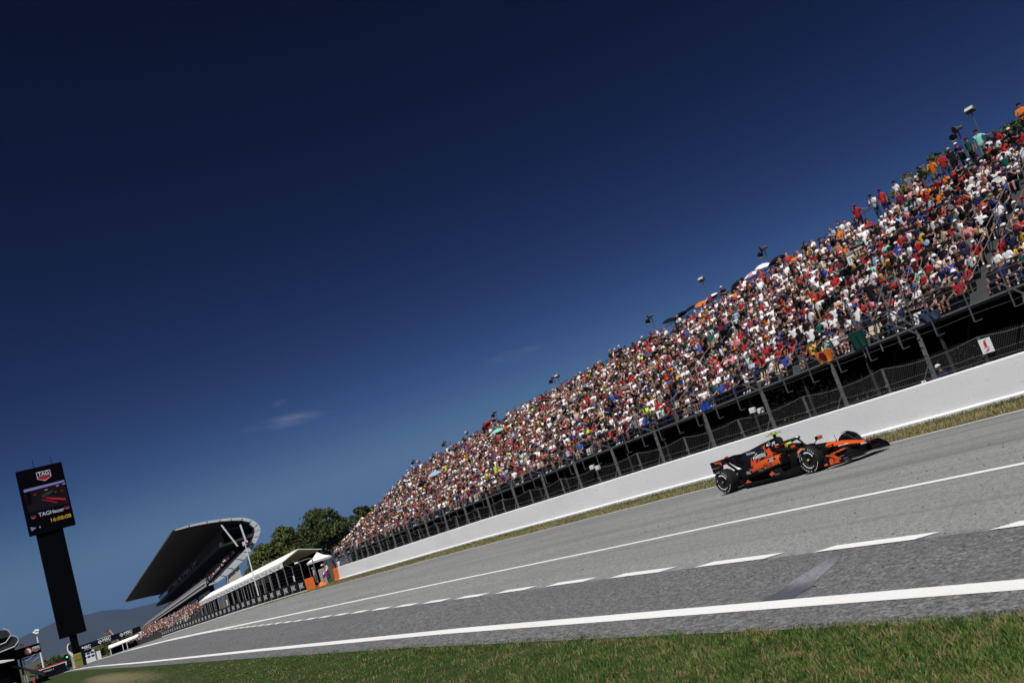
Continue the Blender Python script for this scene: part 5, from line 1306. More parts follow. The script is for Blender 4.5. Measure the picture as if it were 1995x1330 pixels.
# roof shell, back shell and tray are one curved shell; its end is dressed in white panels
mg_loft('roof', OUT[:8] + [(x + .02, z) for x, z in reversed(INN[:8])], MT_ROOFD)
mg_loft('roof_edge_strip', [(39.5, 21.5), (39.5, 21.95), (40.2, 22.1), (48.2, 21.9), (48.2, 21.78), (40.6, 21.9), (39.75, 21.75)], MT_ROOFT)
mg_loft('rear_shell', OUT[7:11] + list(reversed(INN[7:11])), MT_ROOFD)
mg_loft('seating_tray', OUT[10:] + list(reversed(INN[10:])), MT_SEATD, YN + 1.2)
panel = [(a, b) for a, b in zip(OUT, INN)]
for i in range(len(OUT) - 1):
    (o0, i0), (o1, i1) = panel[i], panel[i + 1]
    e = .055; th = .5 if i < 6 else .78
    i0 = Vector(o0).lerp(Vector(i0), th); i1 = Vector(o1).lerp(Vector(i1), th)
    q = [Vector(o0).lerp(Vector(o1), e), Vector(o0).lerp(Vector(o1), 1 - e), Vector(i0).lerp(Vector(i1), 1 - e), Vector(i0).lerp(Vector(i1), e)]
    mb = MB(); mb.loft([[mgp(p[0], p[1], YN - 1.0) for p in q], [mgp(p[0], p[1], YN - .05) for p in q]]); mb.build('end_panel', M('end_cladding', (.60, .64, .66), .45, var=.08, scale=.5), MG)
mg_loft('upper_tier', [(50.0, 14.5), (50.0, 15.6), (50.4, 15.6), (50.6, 14.9), (58.6, 15.6), (58.6, 14.8)], MT_CONC if False else MT_SEATD)
mg_loft('glass_front', [(51.6, 15.2), (51.6, 18.6), (51.7, 18.6), (51.7, 15.2)], MT_GLASSD, YN + 3)
mg_loft('box_ceiling', [(51.4, 18.6), (51.4, 19.0), (57.8, 17.9), (57.8, 17.4)], MT_ROOFD)
mg_loft('rear_wall', [(57.0, 12.9), (58.0, 17.6), (58.2, 17.6), (57.2, 12.9)], MT_ROOFD, YN + 1)
mg_loft('front_balustrade', [(44.3, 6.2), (44.3, 8.1), (44.45, 8.1), (44.45, 6.2)], M('balustrade_grey', (.20, .20, .20), .6, var=.2), YN + .5)
mg_loft('front_ledge', [(44.0, 6.0), (44.0, 6.9), (44.28, 6.9), (44.28, 6.0)], MT_CONC)
mg_loft('front_ledge_cap', [(43.8, 6.9), (43.8, 7.15), (44.28, 7.15), (44.28, 6.9)], M('ledge_white', (.62, .60, .56), .7), YN, YF)
mg_loft('lower_wall', [(46.0, -3), (46.0, 6.0), (46.3, 6.0), (46.3, -3)], MT_BLACK, YN + 2)
for k in range(6):
    y0 = 256 + k * 21.5; mg_loft('hospitality_window', [(45.7, 3.2), (45.7, 5.3), (45.95, 5.3), (45.95, 3.2)], M('box_window', (.11, .125, .115), .3, var=.5, scale=.35), y0, y0 + 18, 3)
for a, b in (((51.33, 19.9), (54.0, 13.4)), ((56.0, 18.6), (56.4, 13.2))):
    mb = MB(); mb.bar(mgp(a[0], a[1], YN - .4), mgp(b[0], b[1], YN - .4), .38, .38); mb.build('strut', MT_WHT, MG)
mb = MB(); mb.loft([[mgp(x, z, y) for x, z in ((49.0, 1), (49.9, 7.0), (53.0, 8.6), (53.2, 1))] for y in (YN - .6, YN + 3)]); mb.build('concrete_pier', M('pale_concrete', (.55, .54, .52), .8, var=.1), MG)
mb = MB(); mb.bar(mgp(56.0, 13.4, YN - 1.2), mgp(57.6, 13.6, YN - 1.2), 1.6, .15); mb.build('scoreboard', MT_BLACK, MG)
mb = MB(); mb.loft([[mgp(x, z, YN - 1.32) for x, z in ((55.1, 12.9), (56.6, 13.0), (56.6, 14.1), (55.1, 14.0))], [mgp(x, z, YN - 1.28) for x, z in ((55.1, 12.9), (56.6, 13.0), (56.6, 14.1), (55.1, 14.0))]]); mb.build('end_sign', MT_WHT, MG)
mb = MB(); fr = frame(mgp(56.0, 13.5, YN - 1.34), (1, 0, 0), (0, 0, 1)); poly(mb, fr, [(.3 * math.cos(a), .3 * math.sin(a)) for a in np.linspace(0, 6.28, 15)[:-1]]); mb.build('red_emblem', MT_RED, MG)
MT_CORR = MT_ROOFT
# cream seats and people on the sunlit front tier, people on the balcony, and the small open stand below
seats2 = []; _w0 = dict(SHIRT_W); SHIRT_W.update(white=60, beige=30, red=14)
for y in np.arange(YN + 1.5, YN + 34, .75):
    for j, (x, z) in enumerate(((45.9, 7.0), (47.0, 7.75), (48.2, 8.5), (49.4, 9.3), (50.6, 10.1), (51.8, 10.9), (53.0, 11.6))):
        if rnd.random() < .75: p = mgp(x + rnd.uniform(-.2, .2), z - .1, y) + off; seats2.append((p.x, p.y, p.z, rnd.choice(SIT), rnd.uniform(-.4, .4), 1.1, 0))
for y in np.arange(YN + 34, YF - 4, 2.2):
    for x, z in ((46.2, 7.1), (49, 9), (52, 11)):
        if rnd.random() < .5: p = mgp(x, z - .1, y) + off; seats2.append((p.x, p.y, p.z, rnd.choice(SIT), 0, 1.05, 0))
for y in np.arange(YN + 40, YF - 34, .8):
    if rnd.random() < .8: p = mgp(50.35, 15.3, y) + off; seats2.append((p.x, p.y, p.z, 'stand', 0, 1.1, 0))
crowd_mesh('crowd', seats2, 'rows of spectators inside the covered grandstand'); SHIRT_W.update(_w0)
bl = empty('open_bleacher', (35, 226, gz(32, 226)), 0, 'low open stand of spectators in front of the covered grandstand', 'grandstand')
off2 = Vector(bl.location); mb = MB()
def blz(y): return gz(32, y) + 1.6
mb.loft([[Vector((34.5 + i * .5, y, blz(y) + (i // 2 + i % 2) * .42)) - off2 for i in range(14)] + [Vector((41.5, y, blz(y) - 2)) - off2, Vector((34.5, y, blz(y) - 2)) - off2] for y in np.linspace(226, 372, 10)]); mb.build('seating_deck', MT_SEATD, bl)
seats3 = []
for j in range(7):
    for y in np.arange(226.5, 371, .85):
        if rnd.random() < .88: seats3.append((34.9 + j, y + rnd.uniform(-.1, .1), blz(y) + j * .42, rnd.choice(SIT + ['stand']), rnd.uniform(-.4, .4), 1.05, 0))
_w = dict(SHIRT_W); SHIRT_W.update(red=24, scarlet=7, black=26, white=34)
crowd_mesh('crowd', seats3, 'reddish crowd of spectators packed on the low open stand')
SHIRT_W.update(_w)

# ---- trees
def leaf_mat(name, dark, mid, lite):
    return blade_mat(name, [(0, dark), (.55, mid), (1, lite)])
MT_BARK = M('tree_bark', (0.08, 0.06, 0.045), .9, var=.35, scale=6)
MT_L1 = leaf_mat('pine_needles', (0.017, 0.033, 0.008), (0.052, 0.078, 0.017), (0.125, 0.145, 0.032))
MT_L2 = leaf_mat('olive_leaves', (0.034, 0.052, 0.011), (0.095, 0.120, 0.024), (0.18, 0.19, 0.045))
MT_L3 = leaf_mat('bright_leaves', (0.03, 0.045, 0.008), (0.09, 0.115, 0.02), (0.20, 0.22, 0.05))
def tree(name, base, lobes, n, leaf, mat, label, cat='tree', group=None, trunk_r=.3):
    """lobes: (dx, dy, z, rx, rz); leaves in clumps spread near each lobe's surface"""
    t = empty(name, base, 0, label, cat, group)
    wts = np.array([l[3] ** 2 for l in lobes]); wts = wts / wts.sum(); P = []; tn = []; D = []
    for l, w in zip(lobes, wts):
        k = max(12, int(n * 2.2 / 26 * w))
        d = rng.standard_normal((k, 3)); d /= np.linalg.norm(d, axis=1)[:, None]; d[:, 2] = np.where(d[:, 2] < -.55, -d[:, 2], d[:, 2])
        rad = rng.uniform(.35, 1.0, k) ** .5
        c = np.array([l[0], l[1], l[2]]) + d * rad[:, None] * np.array([l[3], l[3], l[4]])
        cs = rng.uniform(.07, .15, k) * l[3]
        q = np.repeat(c, 26, 0) + rng.standard_normal((k * 26, 3)) * np.repeat(cs, 26)[:, None] * np.array([1, 1, .6])
        P.append(q); D.append(np.repeat(d, 26, 0)); tn.append(np.repeat(rng.uniform(.15, .75, k), 26) + rng.normal(0, .14, k * 26))
    P, tn, D = np.concatenate(P), np.clip(np.concatenate(tn), 0, 1), np.concatenate(D); m = len(P)
    nrm = D * .9 + rng.standard_normal((m, 3)) * .8; nrm /= np.linalg.norm(nrm, axis=1)[:, None]
    a = np.cross(nrm, rng.standard_normal((m, 3))); a /= np.linalg.norm(a, axis=1)[:, None]; b = np.cross(nrm, a); s = leaf * rng.uniform(.6, 1.4, m)[:, None]
    V = np.stack([P + a * s, P + b * s * .5, P - a * s, P - b * s * .5], 1).reshape(-1, 3); Q = np.arange(m * 4).reshape(-1, 4)
    o = np_mesh('crown', V, Q, mat, attr=np.repeat(tn, 4)); o.parent = t; o['kind'] = 'stuff' if False else 'part'; del o['kind']
    mb = MB(); zt = max(l[2] for l in lobes); z0 = 0
    mb.tube([(0, 0, z0 - .2), (.1, .05, zt * .4), (0, 0, zt)], [trunk_r, trunk_r * .75, trunk_r * .3], 8)
    for l in lobes[:7]: mb.tube([(.05, 0, zt * .35), (l[0] * .5, l[1] * .5, (zt * .4 + l[2]) / 2), (l[0], l[1], l[2])], [trunk_r * .5, trunk_r * .3, trunk_r * .1], 6)
    mb.build('trunk', MT_BARK, t); return t
g0 = gz(32, 235)
tree('pine_tree', (72.3, 235, g0), [(0, 0, 14.6, 4.6, 3.4), (-3.2, 1, 12.6, 3.6, 3), (3.6, 0, 12.2, 3.4, 2.6), (.5, -2, 11.2, 4.6, 2.8), (4.5, .5, 9.6, 2.6, 2.2), (-1.5, 0, 16.2, 2.4, 1.8), (-4.5, 0, 9.4, 3, 3), (1, 0, 8, 4.5, 2.6)], 11000, .30, MT_L1, 'big round dark pine tree behind the marquee, tallest of its clump', group='trees behind the marquee')
tree('pine_tree', (62.6, 236, g0), [(0, 0, 13.3, 3.3, 2.8), (-2, 0, 11.2, 3, 2.6), (2.6, 0, 10.8, 3, 2.8), (0, -1, 8.6, 3.8, 2.6), (-.5, 0, 15.2, 1.6, 1.4)], 7000, .28, MT_L2, 'mid green tree left of the big round pine', group='trees behind the marquee')
tree('pine_tree', (56.2, 234, g0), [(0, 0, 11.4, 2.6, 2.2), (-1.8, 0, 9.6, 2.4, 2.4), (1.8, 0, 9.4, 2.6, 2.2), (-.4, -1, 7.4, 3.2, 2.2)], 6000, .27, MT_L2, 'olive green tree next to the white end of the covered stand', group='trees behind the marquee')
tree('pine_tree', (52.0, 231, g0), [(0, 0, 7.2, 2.2, 1.9), (-1.5, 0, 5.6, 1.9, 2), (1.3, 0, 5.6, 2.2, 2)], 4000, .25, MT_L1, 'low dark tree at the foot of the covered stand end', group='trees behind the marquee')
tree('pine_tree', (53.0, 150, gz(32, 150)), [(0, 0, 8.6, 1.9, 1.3), (-1.9, 0, 7.3, 1.5, 1.2), (1.6, 0, 8.2, 1.8, 1.4), (0, 0, 6.2, 2.2, 1.6)], 2600, .22, MT_L1, 'dark tree just behind the far end of the big grandstand')
tree('leafy_tree', (54.0, 34.6, 0), [(0, .2, 13.1, 1.2, 1.0), (-.4, 1.6, 12.8, .95, .8), (.3, -1.3, 13.5, 1.05, .9), (0, 0, 10.5, 1.8, 1.9)], 1700, .10, MT_L3, 'bright green tree top behind the rear rail of the big grandstand')
tree('leafy_tree', (55.0, 28.6, 0), [(0, 0, 12.7, 1.5, 1.1), (0, -1.6, 12.6, 1.4, 1.0), (0, 1.4, 12.2, 1.2, 1), (0, 0, 10.2, 2, 1.8)], 3000, .10, MT_L1, 'dark green tree top behind the rear rail below the mint shirt')
for k, (x, y, h) in enumerate(((8.0, 430, 6.2), (11.5, 436, 7.4), (14.6, 442, 7.8), (17.6, 446, 6.6), (20.5, 452, 6.2), (24.6, 352, 4.2), (27.0, 356, 4.8), (22.2, 350, 3.6), (38.5, 420, 6.5), (42, 424, 7))):
    lb = ['leftmost low tree on the far skyline behind the white mast', 'dark tree right of the white mast on the skyline', 'widest dark tree between the mast and the screen tower', 'dark tree right beside the screen tower base', 'dark tree half hidden by the screen tower base', 'green bush under the middle of the dark blue gantry', 'tall green bush left of the small white tent under the gantry', 'small green bush beside the white building under the gantry', 'green tree right of the gantry leg', 'rightmost green tree beyond the gantry leg'][k]
    r_ = h * .42
    tree('leafy_tree', (x, y, gz(20, y)), [(0, 0, h - r_ * .8, r_, r_ * .8), (-r_ * .8, 0, h - r_ * 1.4, r_ * .8, r_ * .7), (r_ * .8, 0, h - r_ * 1.3, r_ * .8, r_ * .7), (0, 0, r_, r_, r_)], 1100, .30, MT_L1 if k < 5 else MT_L2, lb, group='distant trees', trunk_r=.2)

# ---- screen tower
TW = empty('screen_tower', (7.85, 155, gz(7.85, 155)), 0, 'tall black tower carrying a timing screen with 16:08:08 on it', 'screen tower')
zt0 = TW.location.z
def tz(z): return z - zt0
mb = MB(); mb.bbox((-.5, -.35, 0), (.5, .35, tz(3.7)), .05); mb.build('foot_pole', MT_BLACK, TW)
mb = MB(); mb.bbox((-1.78, -.5, tz(3.45)), (1.85, .5, tz(19.3)), .06); mb.build('column', MT_BLACK, TW)
mb = MB(); mb.bbox((-2.65, -.75, tz(19.0)), (3.62, .45, tz(28.75)), .08); scn = mb.build('screen_case', MT_BLACK, TW)
mb = MB(); mb.bbox((-.56, -.42, .05), (.56, .42, 2.0), .08); pad = mb.build('crash_pad', M('yellow_pad', (.22, .21, .02), .7, var=.15), TW)
mb = MB(); mb.bbox((-.563, -.425, 1.0), (.563, -.42, 1.12), .001); mb.build('pad_strap', M('pad_strap_dark', (.08, .07, .02), .7), pad)
mb = MB(); mb.bbox((.62, -.5, 0), (.95, .4, 2.4), .04); mb.build('blue_pad', MT_NAVYB, TW)
for x, h in ((-.1, 1.5), (2.35, 1.3)):
    mb = MB(); mb.tube([(x, 0, tz(28.7)), (x, 0, tz(28.7) + h)], .04, 5); mb.build('aerial', MT_BLACK, TW)
E_ = lambda n, c, s: M(n, c, .8, emit=s, var=.02, spec=.02)
SW = E_('screen_white', (.30, .30, .36), .55); SR = E_('screen_red', (.30, .02, .04), .5); SP = E_('screen_violet', (.13, .11, .26), .55); SA = E_('screen_amber', (.30, .20, .02), .5); SDK = E_('screen_dark_scene', (.007, .005, .007), .5); SRS = E_('screen_red_streak', (.25, .012, .02), .5); SGR = E_('screen_grey', (.025, .025, .028), .5); SBK = E_('screen_black', (.0015, .0015, .002), .3)
fr = frame((.48, -.755, tz(23.9)), (1, 0, 0), (0, 0, 1))
def scr(name, pts, mat, lift): mb = MB(); poly(mb, fr, pts, 0, lift); return mb.build(name, mat, scn)
def box2(a, b, c, d): return [(a, c), (b, c), (b, d), (a, d)]
scr('screen_face', box2(-2.95, 2.95, -4.65, 4.65), SBK, .004)
def shield(mb0, mb1, cx_, cz_, w, fr, l=.012):
    poly(mb0, fr, [(cx_ - w, cz_ + w * .75), (cx_ - w, cz_ - w * .35), (cx_, cz_ - w * .85), (cx_ + w, cz_ - w * .35), (cx_ + w, cz_ + w * .75)], 0, l)
    poly(mb1, fr, [(cx_ - w * .92, cz_ - .0 * w), (cx_ - w * .92, cz_ - w * .32), (cx_, cz_ - w * .77), (cx_ + w * .92, cz_ - w * .32), (cx_ + w * .92, cz_)], 0, l + .006)
def heuer(parent, fr, cx_, cz_, w, white, red, top, word=True):
    a, b, c = MB(), MB(), MB(); shield(a, b, cx_, cz_, w, fr)
    a.build('shield_outline', white, parent); b.build('shield_lower', red, parent)
    poly(c, fr, [(cx_ - w * .92, cz_ + w * .03), (cx_ + w * .92, cz_ + w * .03), (cx_ + w * .92, cz_ + w * .68), (cx_ - w * .92, cz_ + w * .68)], 0, .018); c.build('shield_upper', top, parent)
    if word:
        m_ = MB(); f2_ = fr @ Matrix.Translation((cx_, cz_ + w * .34, 0)); letters(m_, 'TAG', w * .85, f2_, lift=.026, bold=.02, width=w * 1.55); m_.build('shield_word', white, parent)
        m_ = MB(); f2_ = fr @ Matrix.Translation((cx_, cz_ - w * .24, 0)); letters(m_, 'HEUER', w * .55, f2_, lift=.026, bold=.02, width=w * 1.6); m_.build('shield_word', top if white is not SW else SBK, parent)
heuer(scn, fr, .45, 3.35, .95, SW, SR, SBK)
scr('scene_picture', box2(-2.6, 2.95, -1.6, 1.95), SDK, .010)
scr('violet_band', [(-2.6, 1.55), (2.95, 1.7), (2.95, 2.02), (-2.6, 1.95)], SP, .014)
scr('red_streak', [(-.2, .2), (2.6, -.75), (2.55, -1.0), (.6, -.35)], SRS, .016)
scr('red_streak', [(-.6, .0), (1.4, -1.0), (1.3, -1.1), (-.4, -.2)], SRS, .018)
scr('grey_patch', [(-.5, .5), (1.2, 1.0), (1.0, .6), (-.3, .2)], SGR, .015)
scr('dark_shape', [(-2.5, -.4), (-1.9, -.4), (-1.7, 1.55), (-2.4, 1.5)], SBK, .016)
for x, z in ((.1, 1.15), (1.7, 1.35), (2.6, 1.4)): scr('light_spot', box2(x, x + .42, z, z + .08), SW, .020)
for x, z in ((1.3, .5), (2.2, .45), (-1.4, .8)): scr('red_spot', box2(x, x + .28, z, z + .12), SRS, .021)
mb = MB(); letters(mb, 'TAGHeuer', .80, fr @ Matrix.Translation((.35, -2.25, 0)), lift=.014, bold=.008, width=3.5); mb.build('word', SW, scn)
for x, z in ((-2.1, -2.35), (2.5, -2.15)): heuer(scn, fr, x, z, .32, SP, SR, SBK, False)
mb = MB(); letters(mb, '16:08:08', .78, fr @ Matrix.Translation((1.35, -3.45, 0)), lift=.014, bold=.012, width=2.75); mb.build('clock_digits', SA, scn)
scr('small_emblem', [(-2.8, -3.65), (-2.0, -3.95), (-2.7, -4.3)], SP, .014)
mb = MB(); letters(mb, 'c', .5, fr @ Matrix.Translation((-1.55, -3.95, 0)), lift=.014, bold=.02); mb.build('small_letter', SW, scn)

# ---- gantry over the track far off
GA = empty('track_gantry', (27, 330, gz(25, 330)), 0, 'dark blue gantry sign spanning the distant track with white MSC lettering', 'gantry')
gz0 = GA.location.z
mb = MB(); mb.bbox((-9.4, -.4, 0.05 - gz0), (8.8, .4, 1.78 - gz0), .05); bd = mb.build('sign_board', MT_NAVYB, GA)
mb = MB(); mb.bbox((-9.4, -.35, -1.0 - gz0), (-6.2, .35, .049 - gz0), .03); mb.build('lower_board', MT_NAVYB, GA)
mb = MB(); mb.bbox((8.35, -.5, 0), (8.85, .5, .04 - gz0), .04); mb.build('leg', MT_WHT, GA)
mb = MB(); mb.bbox((-9.4, -.5, 0), (-8.7, .5, -1.0 - gz0), .04); mb.build('leg', MT_NAVYB, GA)
mb = MB(); mb.bar((-4, 0, 1.82 - gz0), (0, 0, 1.9 - gz0), .15, .15); mb.build('walkway_rail', MT_WHT, GA)
for x, z, lg in ((-7.4, .55, False), (-1.4, .95, True), (5.0, .95, True)):
    fr = frame((x, -.41, z - gz0), (1, 0, 0), (0, 0, 1))
    mb = MB(); letters(mb, 'MSC', 1.15, fr @ Matrix.Translation((0, .16, 0)), bold=.03, width=2.5); letters(mb, 'CRUISES', .30, fr @ Matrix.Translation((0, -.52, 0)), width=2.2); mb.build('lettering', MT_WHITE, bd)
    if lg:
        f3 = fr @ Matrix.Translation((-2.0, -.02, 0))
        mb = MB(); poly(mb, f3, [(.62 * (1 if k % 2 == 0 else .72) * math.cos(k * math.pi / 4), .62 * (1 if k % 2 == 0 else .72) * math.sin(k * math.pi / 4)) for k in range(8)], 0, .01); cp = mb.build('compass_emblem', MT_WHITE, bd)
        mb = MB(); poly(mb, f3, [(.28 * math.cos(k * math.pi / 6), .28 * math.sin(k * math.pi / 6)) for k in range(12)], 0, .02); mb.build('compass_ring', MT_NAVYB, cp)
        mb = MB(); poly(mb, f3, [(.2, 0), (.05, .05), (0, .24), (-.05, .05), (-.2, 0), (-.05, -.05), (0, -.24), (.05, -.05)], 0, .03); mb.build('compass_star', MT_WHITE, cp)
# tent and white building under the gantry
t = empty('roadside_tent', (31, 336, gz(28, 336)), 0, 'low white roofed tent seen under the right half of the gantry', 'tent'); z0 = t.location.z
mb = MB(); mb.loft([[(x, y, z - z0) for y, z in ((-2, -1.85 + .08 * (x + 4.8)), (0, -1.05 + .06 * (x + 4.8)), (2, -1.75 + .08 * (x + 4.8)), (2, -1.95 + .08 * (x + 4.8)), (-2, -2.1 + .08 * (x + 4.8)))] for x in (-4.9, 0, 4.6)]); mb.build('roof', MT_CANVAS, t)
for x in (-4.7, -1, .3, 4.4): mb = MB(); mb.bar((x, -1.9, 0), (x, -1.9, -1.7 - z0), .2, .2); mb.build('post', MT_WHT, t)
mb = MB(); mb.bbox((-4.6, 1.6, 0), (4.4, 1.9, -2.0 - z0), .05); mb.build('rear_panel', MT_BLACK, t)
fr = frame((1.6, 1.59, -2.5 - z0), (1, 0, 0), (0, 0, 1)); mb = MB(); mb.bbox((.4, 1.45, -3.1 - z0), (3.6, 1.58, -2.0 - z0), .03); mb.build('hanging_board', MT_BLACK, t)
mb = MB(); letters(mb, 'VIPS', .7, frame((2.0, 1.44, -2.5 - z0), (1, 0, 0), (0, 0, 1)), width=1.6, bold=.02); mb.build('lettering', MT_WHITE, t)
t = empty('white_building', (21, 342, gz(20, 342)), 0, 'small white two storey building with dark windows behind the gantry leg', 'building'); z0 = t.location.z
mb = MB(); mb.bbox((-2.6, -2, 0), (1.2, 2, -.7 - z0), .05); mb.bbox((1.2, -1.5, 0), (2.9, 2, -1.7 - z0), .05); mb.build('wall', MT_WHT, t)
for r_ in range(2):
    for k in range(3):
        z_ = -1.75 - r_ * 1.05 - z0; x_ = -2.35 + k * 1.2
        mb = MB(); mb.bbox((x_, -2.02, z_), (x_ + .95, -1.99, z_ + .62), .01); mb.build('window', MT_GLASSD, t)
# ---- left edge: pit complex, mast, pit wall, sculpture, crane
PB = empty('pit_building', (0, 121, gz(0, 121)), 0, 'dark pit building with rounded roof edges at the lower left corner', 'building'); z0 = PB.location.z
def rounded_roof(name, x0, x1, zc, th, mat, edge):
    pr = [(x0, zc), (x1 - th, zc), (x1 - th * .3, zc - th * .25), (x1, zc - th * .7), (x1 - th * .1, zc - th), (x1 - th * .6, zc - th * 1.2), (x0, zc - th * 1.2)]
    mb = MB(); mb.loft([[(x, y, z - z0) for x, z in pr] for y in (-3, 12)]); o_ = mb.build(name, mat, PB)
    mb = MB(); mb.tube([(x1 - th * .5, -3.05, zc - .02 * 0 - z0), (x1 - th * .1, -3.05, zc - th * .35 - z0), (x1 - .02, -3.05, zc - th * .75 - z0), (x1 - th * .5, -3.05, zc - th * 1.22 - z0), (x0, -3.05, zc - th * 1.22 - z0 - .35)], .07, 6); mb.build('roof_trim', edge, o_)
rounded_roof('upper_roof', -4, .25, 6.0, 1.25, MT_ROOFT if False else M('dark_cladding', (.025, .025, .028), .5), M('trim_grey', (.45, .47, .48), .4))
rounded_roof('lower_roof', -4, .85, 5.0, 1.0, MATS['dark_cladding'], MATS['trim_grey'])
mb = MB(); mb.bbox((-4, -2, 0), (.3, 12, 4.6 - z0), .05); mb.build('wall', MT_BLACK, PB)
mb = MB(); mb.loft([[(-1.6, -3.4, 2.85 - z0), (.05, -3.4, 2.45 - z0), (.05, -2.4, 2.5 - z0), (-1.6, -2.4, 2.95 - z0)], [(-1.6, -3.4, 2.55 - z0), (.03, -3.4, 2.40 - z0), (.03, -2.4, 2.45 - z0), (-1.6, -2.4, 2.65 - z0)]]); mb.build('white_awning', MT_CANVAS, PB)
mb = MB(); mb.bbox((-1.5, -3.3, 0), (-.2, -2.2, .9), .05); mb.build('counter', M('counter_grey', (.25, .27, .30), .5), PB)
for x in (.55, .8): mb = MB(); mb.bbox((x, -2.6, 0), (x + .12, -2.4, 1.5), .02); mb.build('door_frame', MT_CONC, PB)
mb = MB(); mb.bbox((1.3, -2.6, -.1), (1.55, -2.3, .62), .05); mb.build('red_canister', MT_RED, PB)
SB = empty('clock_sign', (1.6, 120, gz(2, 120)), 0, 'black sign box with a round clock and a red and green shield', 'sign'); z0 = SB.location.z
mb = MB(); mb.bbox((-1.4, -.25, 2.35 - z0), (1.12, .25, 3.42 - z0), .06); bx = mb.build('sign_box', MT_BLACK, SB)
mb = MB(); mb.bar((-1.0, 0, 0), (-1.0, 0, 2.4 - z0), .2, .2); mb.bar((-1.0, 0, 2.2 - z0), (.6, 0, 2.2 - z0), .12, .12); mb.build('support', MT_BLACK, SB)
fr = frame((-.12, -.255, 2.86 - z0), (1, 0, 0), (0, 0, 1)); circ = lambda r_: [(r_ * math.cos(a), r_ * math.sin(a)) for a in np.linspace(0, 2 * math.pi, 25)[:-1]]
mb = MB(); poly(mb, fr, circ(.40), 0, .004); mb.build('clock_ring', MT_RED, bx)
mb = MB(); poly(mb, fr, circ(.29), 0, .008); mb.build('clock_face', MT_WHITE, bx)
mb = MB(); poly(mb, fr, [(-.02, -.03), (.02, -.03), (.01, .22), (-.01, .22)], 0, .012); mb.build('clock_hand', MT_DECALK, bx)
mb = MB(); poly(mb, fr, [(-.03, -.02), (.14, .08), (.13, .10), (-.03, .02)], 0, .014); mb.build('clock_hand', MT_DECALK, bx)
heuer(bx, frame((.68, -.255, 2.88 - z0), (1, 0, 0), (0, 0, 1)), 0, 0, .36, MT_WHITE, MT_RED, M('shield_green', (.02, .22, .13), .5))
LT = empty('camera_platform', (1.3, 119, gz(2, 119)), 0, 'dark sloping platform rails below the clock sign', 'platform'); z0 = LT.location.z
mb = MB(); mb.loft([[(-1.6, -.4, 2.0 - z0), (1.3, -.4, .2 - z0), (1.3, .4, .2 - z0), (-1.6, .4, 2.0 - z0)], [(-1.6, -.4, 1.75 - z0), (1.2, -.4, -.2 - z0), (1.2, .4, -.2 - z0), (-1.6, .4, 1.75 - z0)]]); mb.build('ramp', MATS['dark_cladding'], LT)
mb = MB(); mb.bbox((-1.4, -.3, 0), (1.5, .3, .5), .05); mb.build('base', MT_BLACK, LT)
for a, b in (((-.2, 1.95), (.75, 2.35)), ((.3, 1.65), (1.1, 1.95))): mb = MB(); mb.bar((a[0], -.45, a[1] - z0), (b[0], -.45, b[1] - z0), .06, .05); mb.build('rail', MATS['trim_grey'], LT)
t = empty('pennant', (.9, 122, gz(1, 122)), 0, 'small red pennant above the clock sign', 'flag'); z0 = t.location.z
mb = MB(); mb.tube([(0, 0, 0), (0, 0, 3.95 - z0)], .03, 5); mb.build('stick', MT_BLACK, t)
mb = MB(); mb.prism([(0, 0, 3.95 - z0), (.42, 0, 3.85 - z0), (.3, 0, 3.45 - z0)], (0, .02, 0)); mb.build('pennant_cloth', MT_RED, t)
t = empty('light_mast', (6.55, 300, gz(6, 300)), 0, 'white floodlight mast standing against the mountains', 'light mast'); z0 = t.location.z
mb = MB(); mb.tube([(0, 0, 0), (0, 0, 9.0 - z0)], [.30, .17], 10); mb.build('mast', MT_WHT, t)
for dx, dz in ((-.55, .1), (0, .5), (.5, .35), (-.1, -.25), (.35, -.2)):
    mb = MB(); mb.lathe([(.001, .0), (.16, .02), (.32, .28), (.30, .30), (.001, .2)], 10, 0, Matrix.Translation((dx, -.2, 8.9 - z0 + dz)) @ Matrix.Rotation(1.1, 4, 'X')); mb.build('floodlamp', MATS['trim_grey'] if False else MT_WHT, t)
t = empty('pit_barrier', (5.0, 172, gz(5, 172)), 0, 'red, white and black barrier with lettering at the pit lane end', 'barrier'); z0 = t.location.z
mb = MB(); mb.bbox((-2.3, 0, 0), (2.05, .4, .05 - z0), .03); pbw = mb.build('body', MT_BANNER, t)
mb = MB(); mb.bbox((-2.3, -.02, .05 - z0), (2.05, .42, .22 - z0), .02); mb.build('red_top', M('barrier_red', (.45, .02, .04), .5), t)
mb = MB(); mb.bbox((-2.3, -.03, -.06 - z0), (2.05, -.005, .03 - z0), .005); mb.build('white_stripe', MT_WHITE, t)
mb = MB(); letters(mb, 'FORMULA 1', .34, frame((-.9, -.006, -.45 - z0), (1, 0, 0), (0, 0, 1)), width=1.9, bold=.01); mb.build('lettering', MT_WHITE, pbw)
t = empty('white_arch', (13.6, 300, gz(13, 300)), 0, 'curved white arch sculpture half hidden behind the screen tower', 'sculpture'); z0 = t.location.z
ar = [(.6, 3.4), (-.1, 3.25), (-.55, 2.5), (-.6, 1.5), (-.35, .5), (.15, -.4), (.7, -.9)]
mb = MB(); mb.loft([[(x, y, z - z0) for x, z in ar] + [(x + .28 + (.5 if i > 3 else 0), y, z - z0) for i, (x, z) in reversed(list(enumerate(ar)))] for y in (-.6, .6)]); mb.build('arch_band', MT_WHT, t)
mb = MB(); mb.bbox((-.2, -.3, .6 - z0), (1.0, .3, 2.8 - z0), .1); mb.build('dark_pane', MT_GLASSD, t); mb = MB(); mb.bbox((-.1, -.5, 0), (1.0, .5, -.4 - z0), .05); mb.build('plinth', MT_CONC, t)
t = empty('crane', (37.6, 420, gz(35, 420)), 0, 'yellow crane arm rising above the gantry with a red hook block', 'crane'); z0 = t.location.z
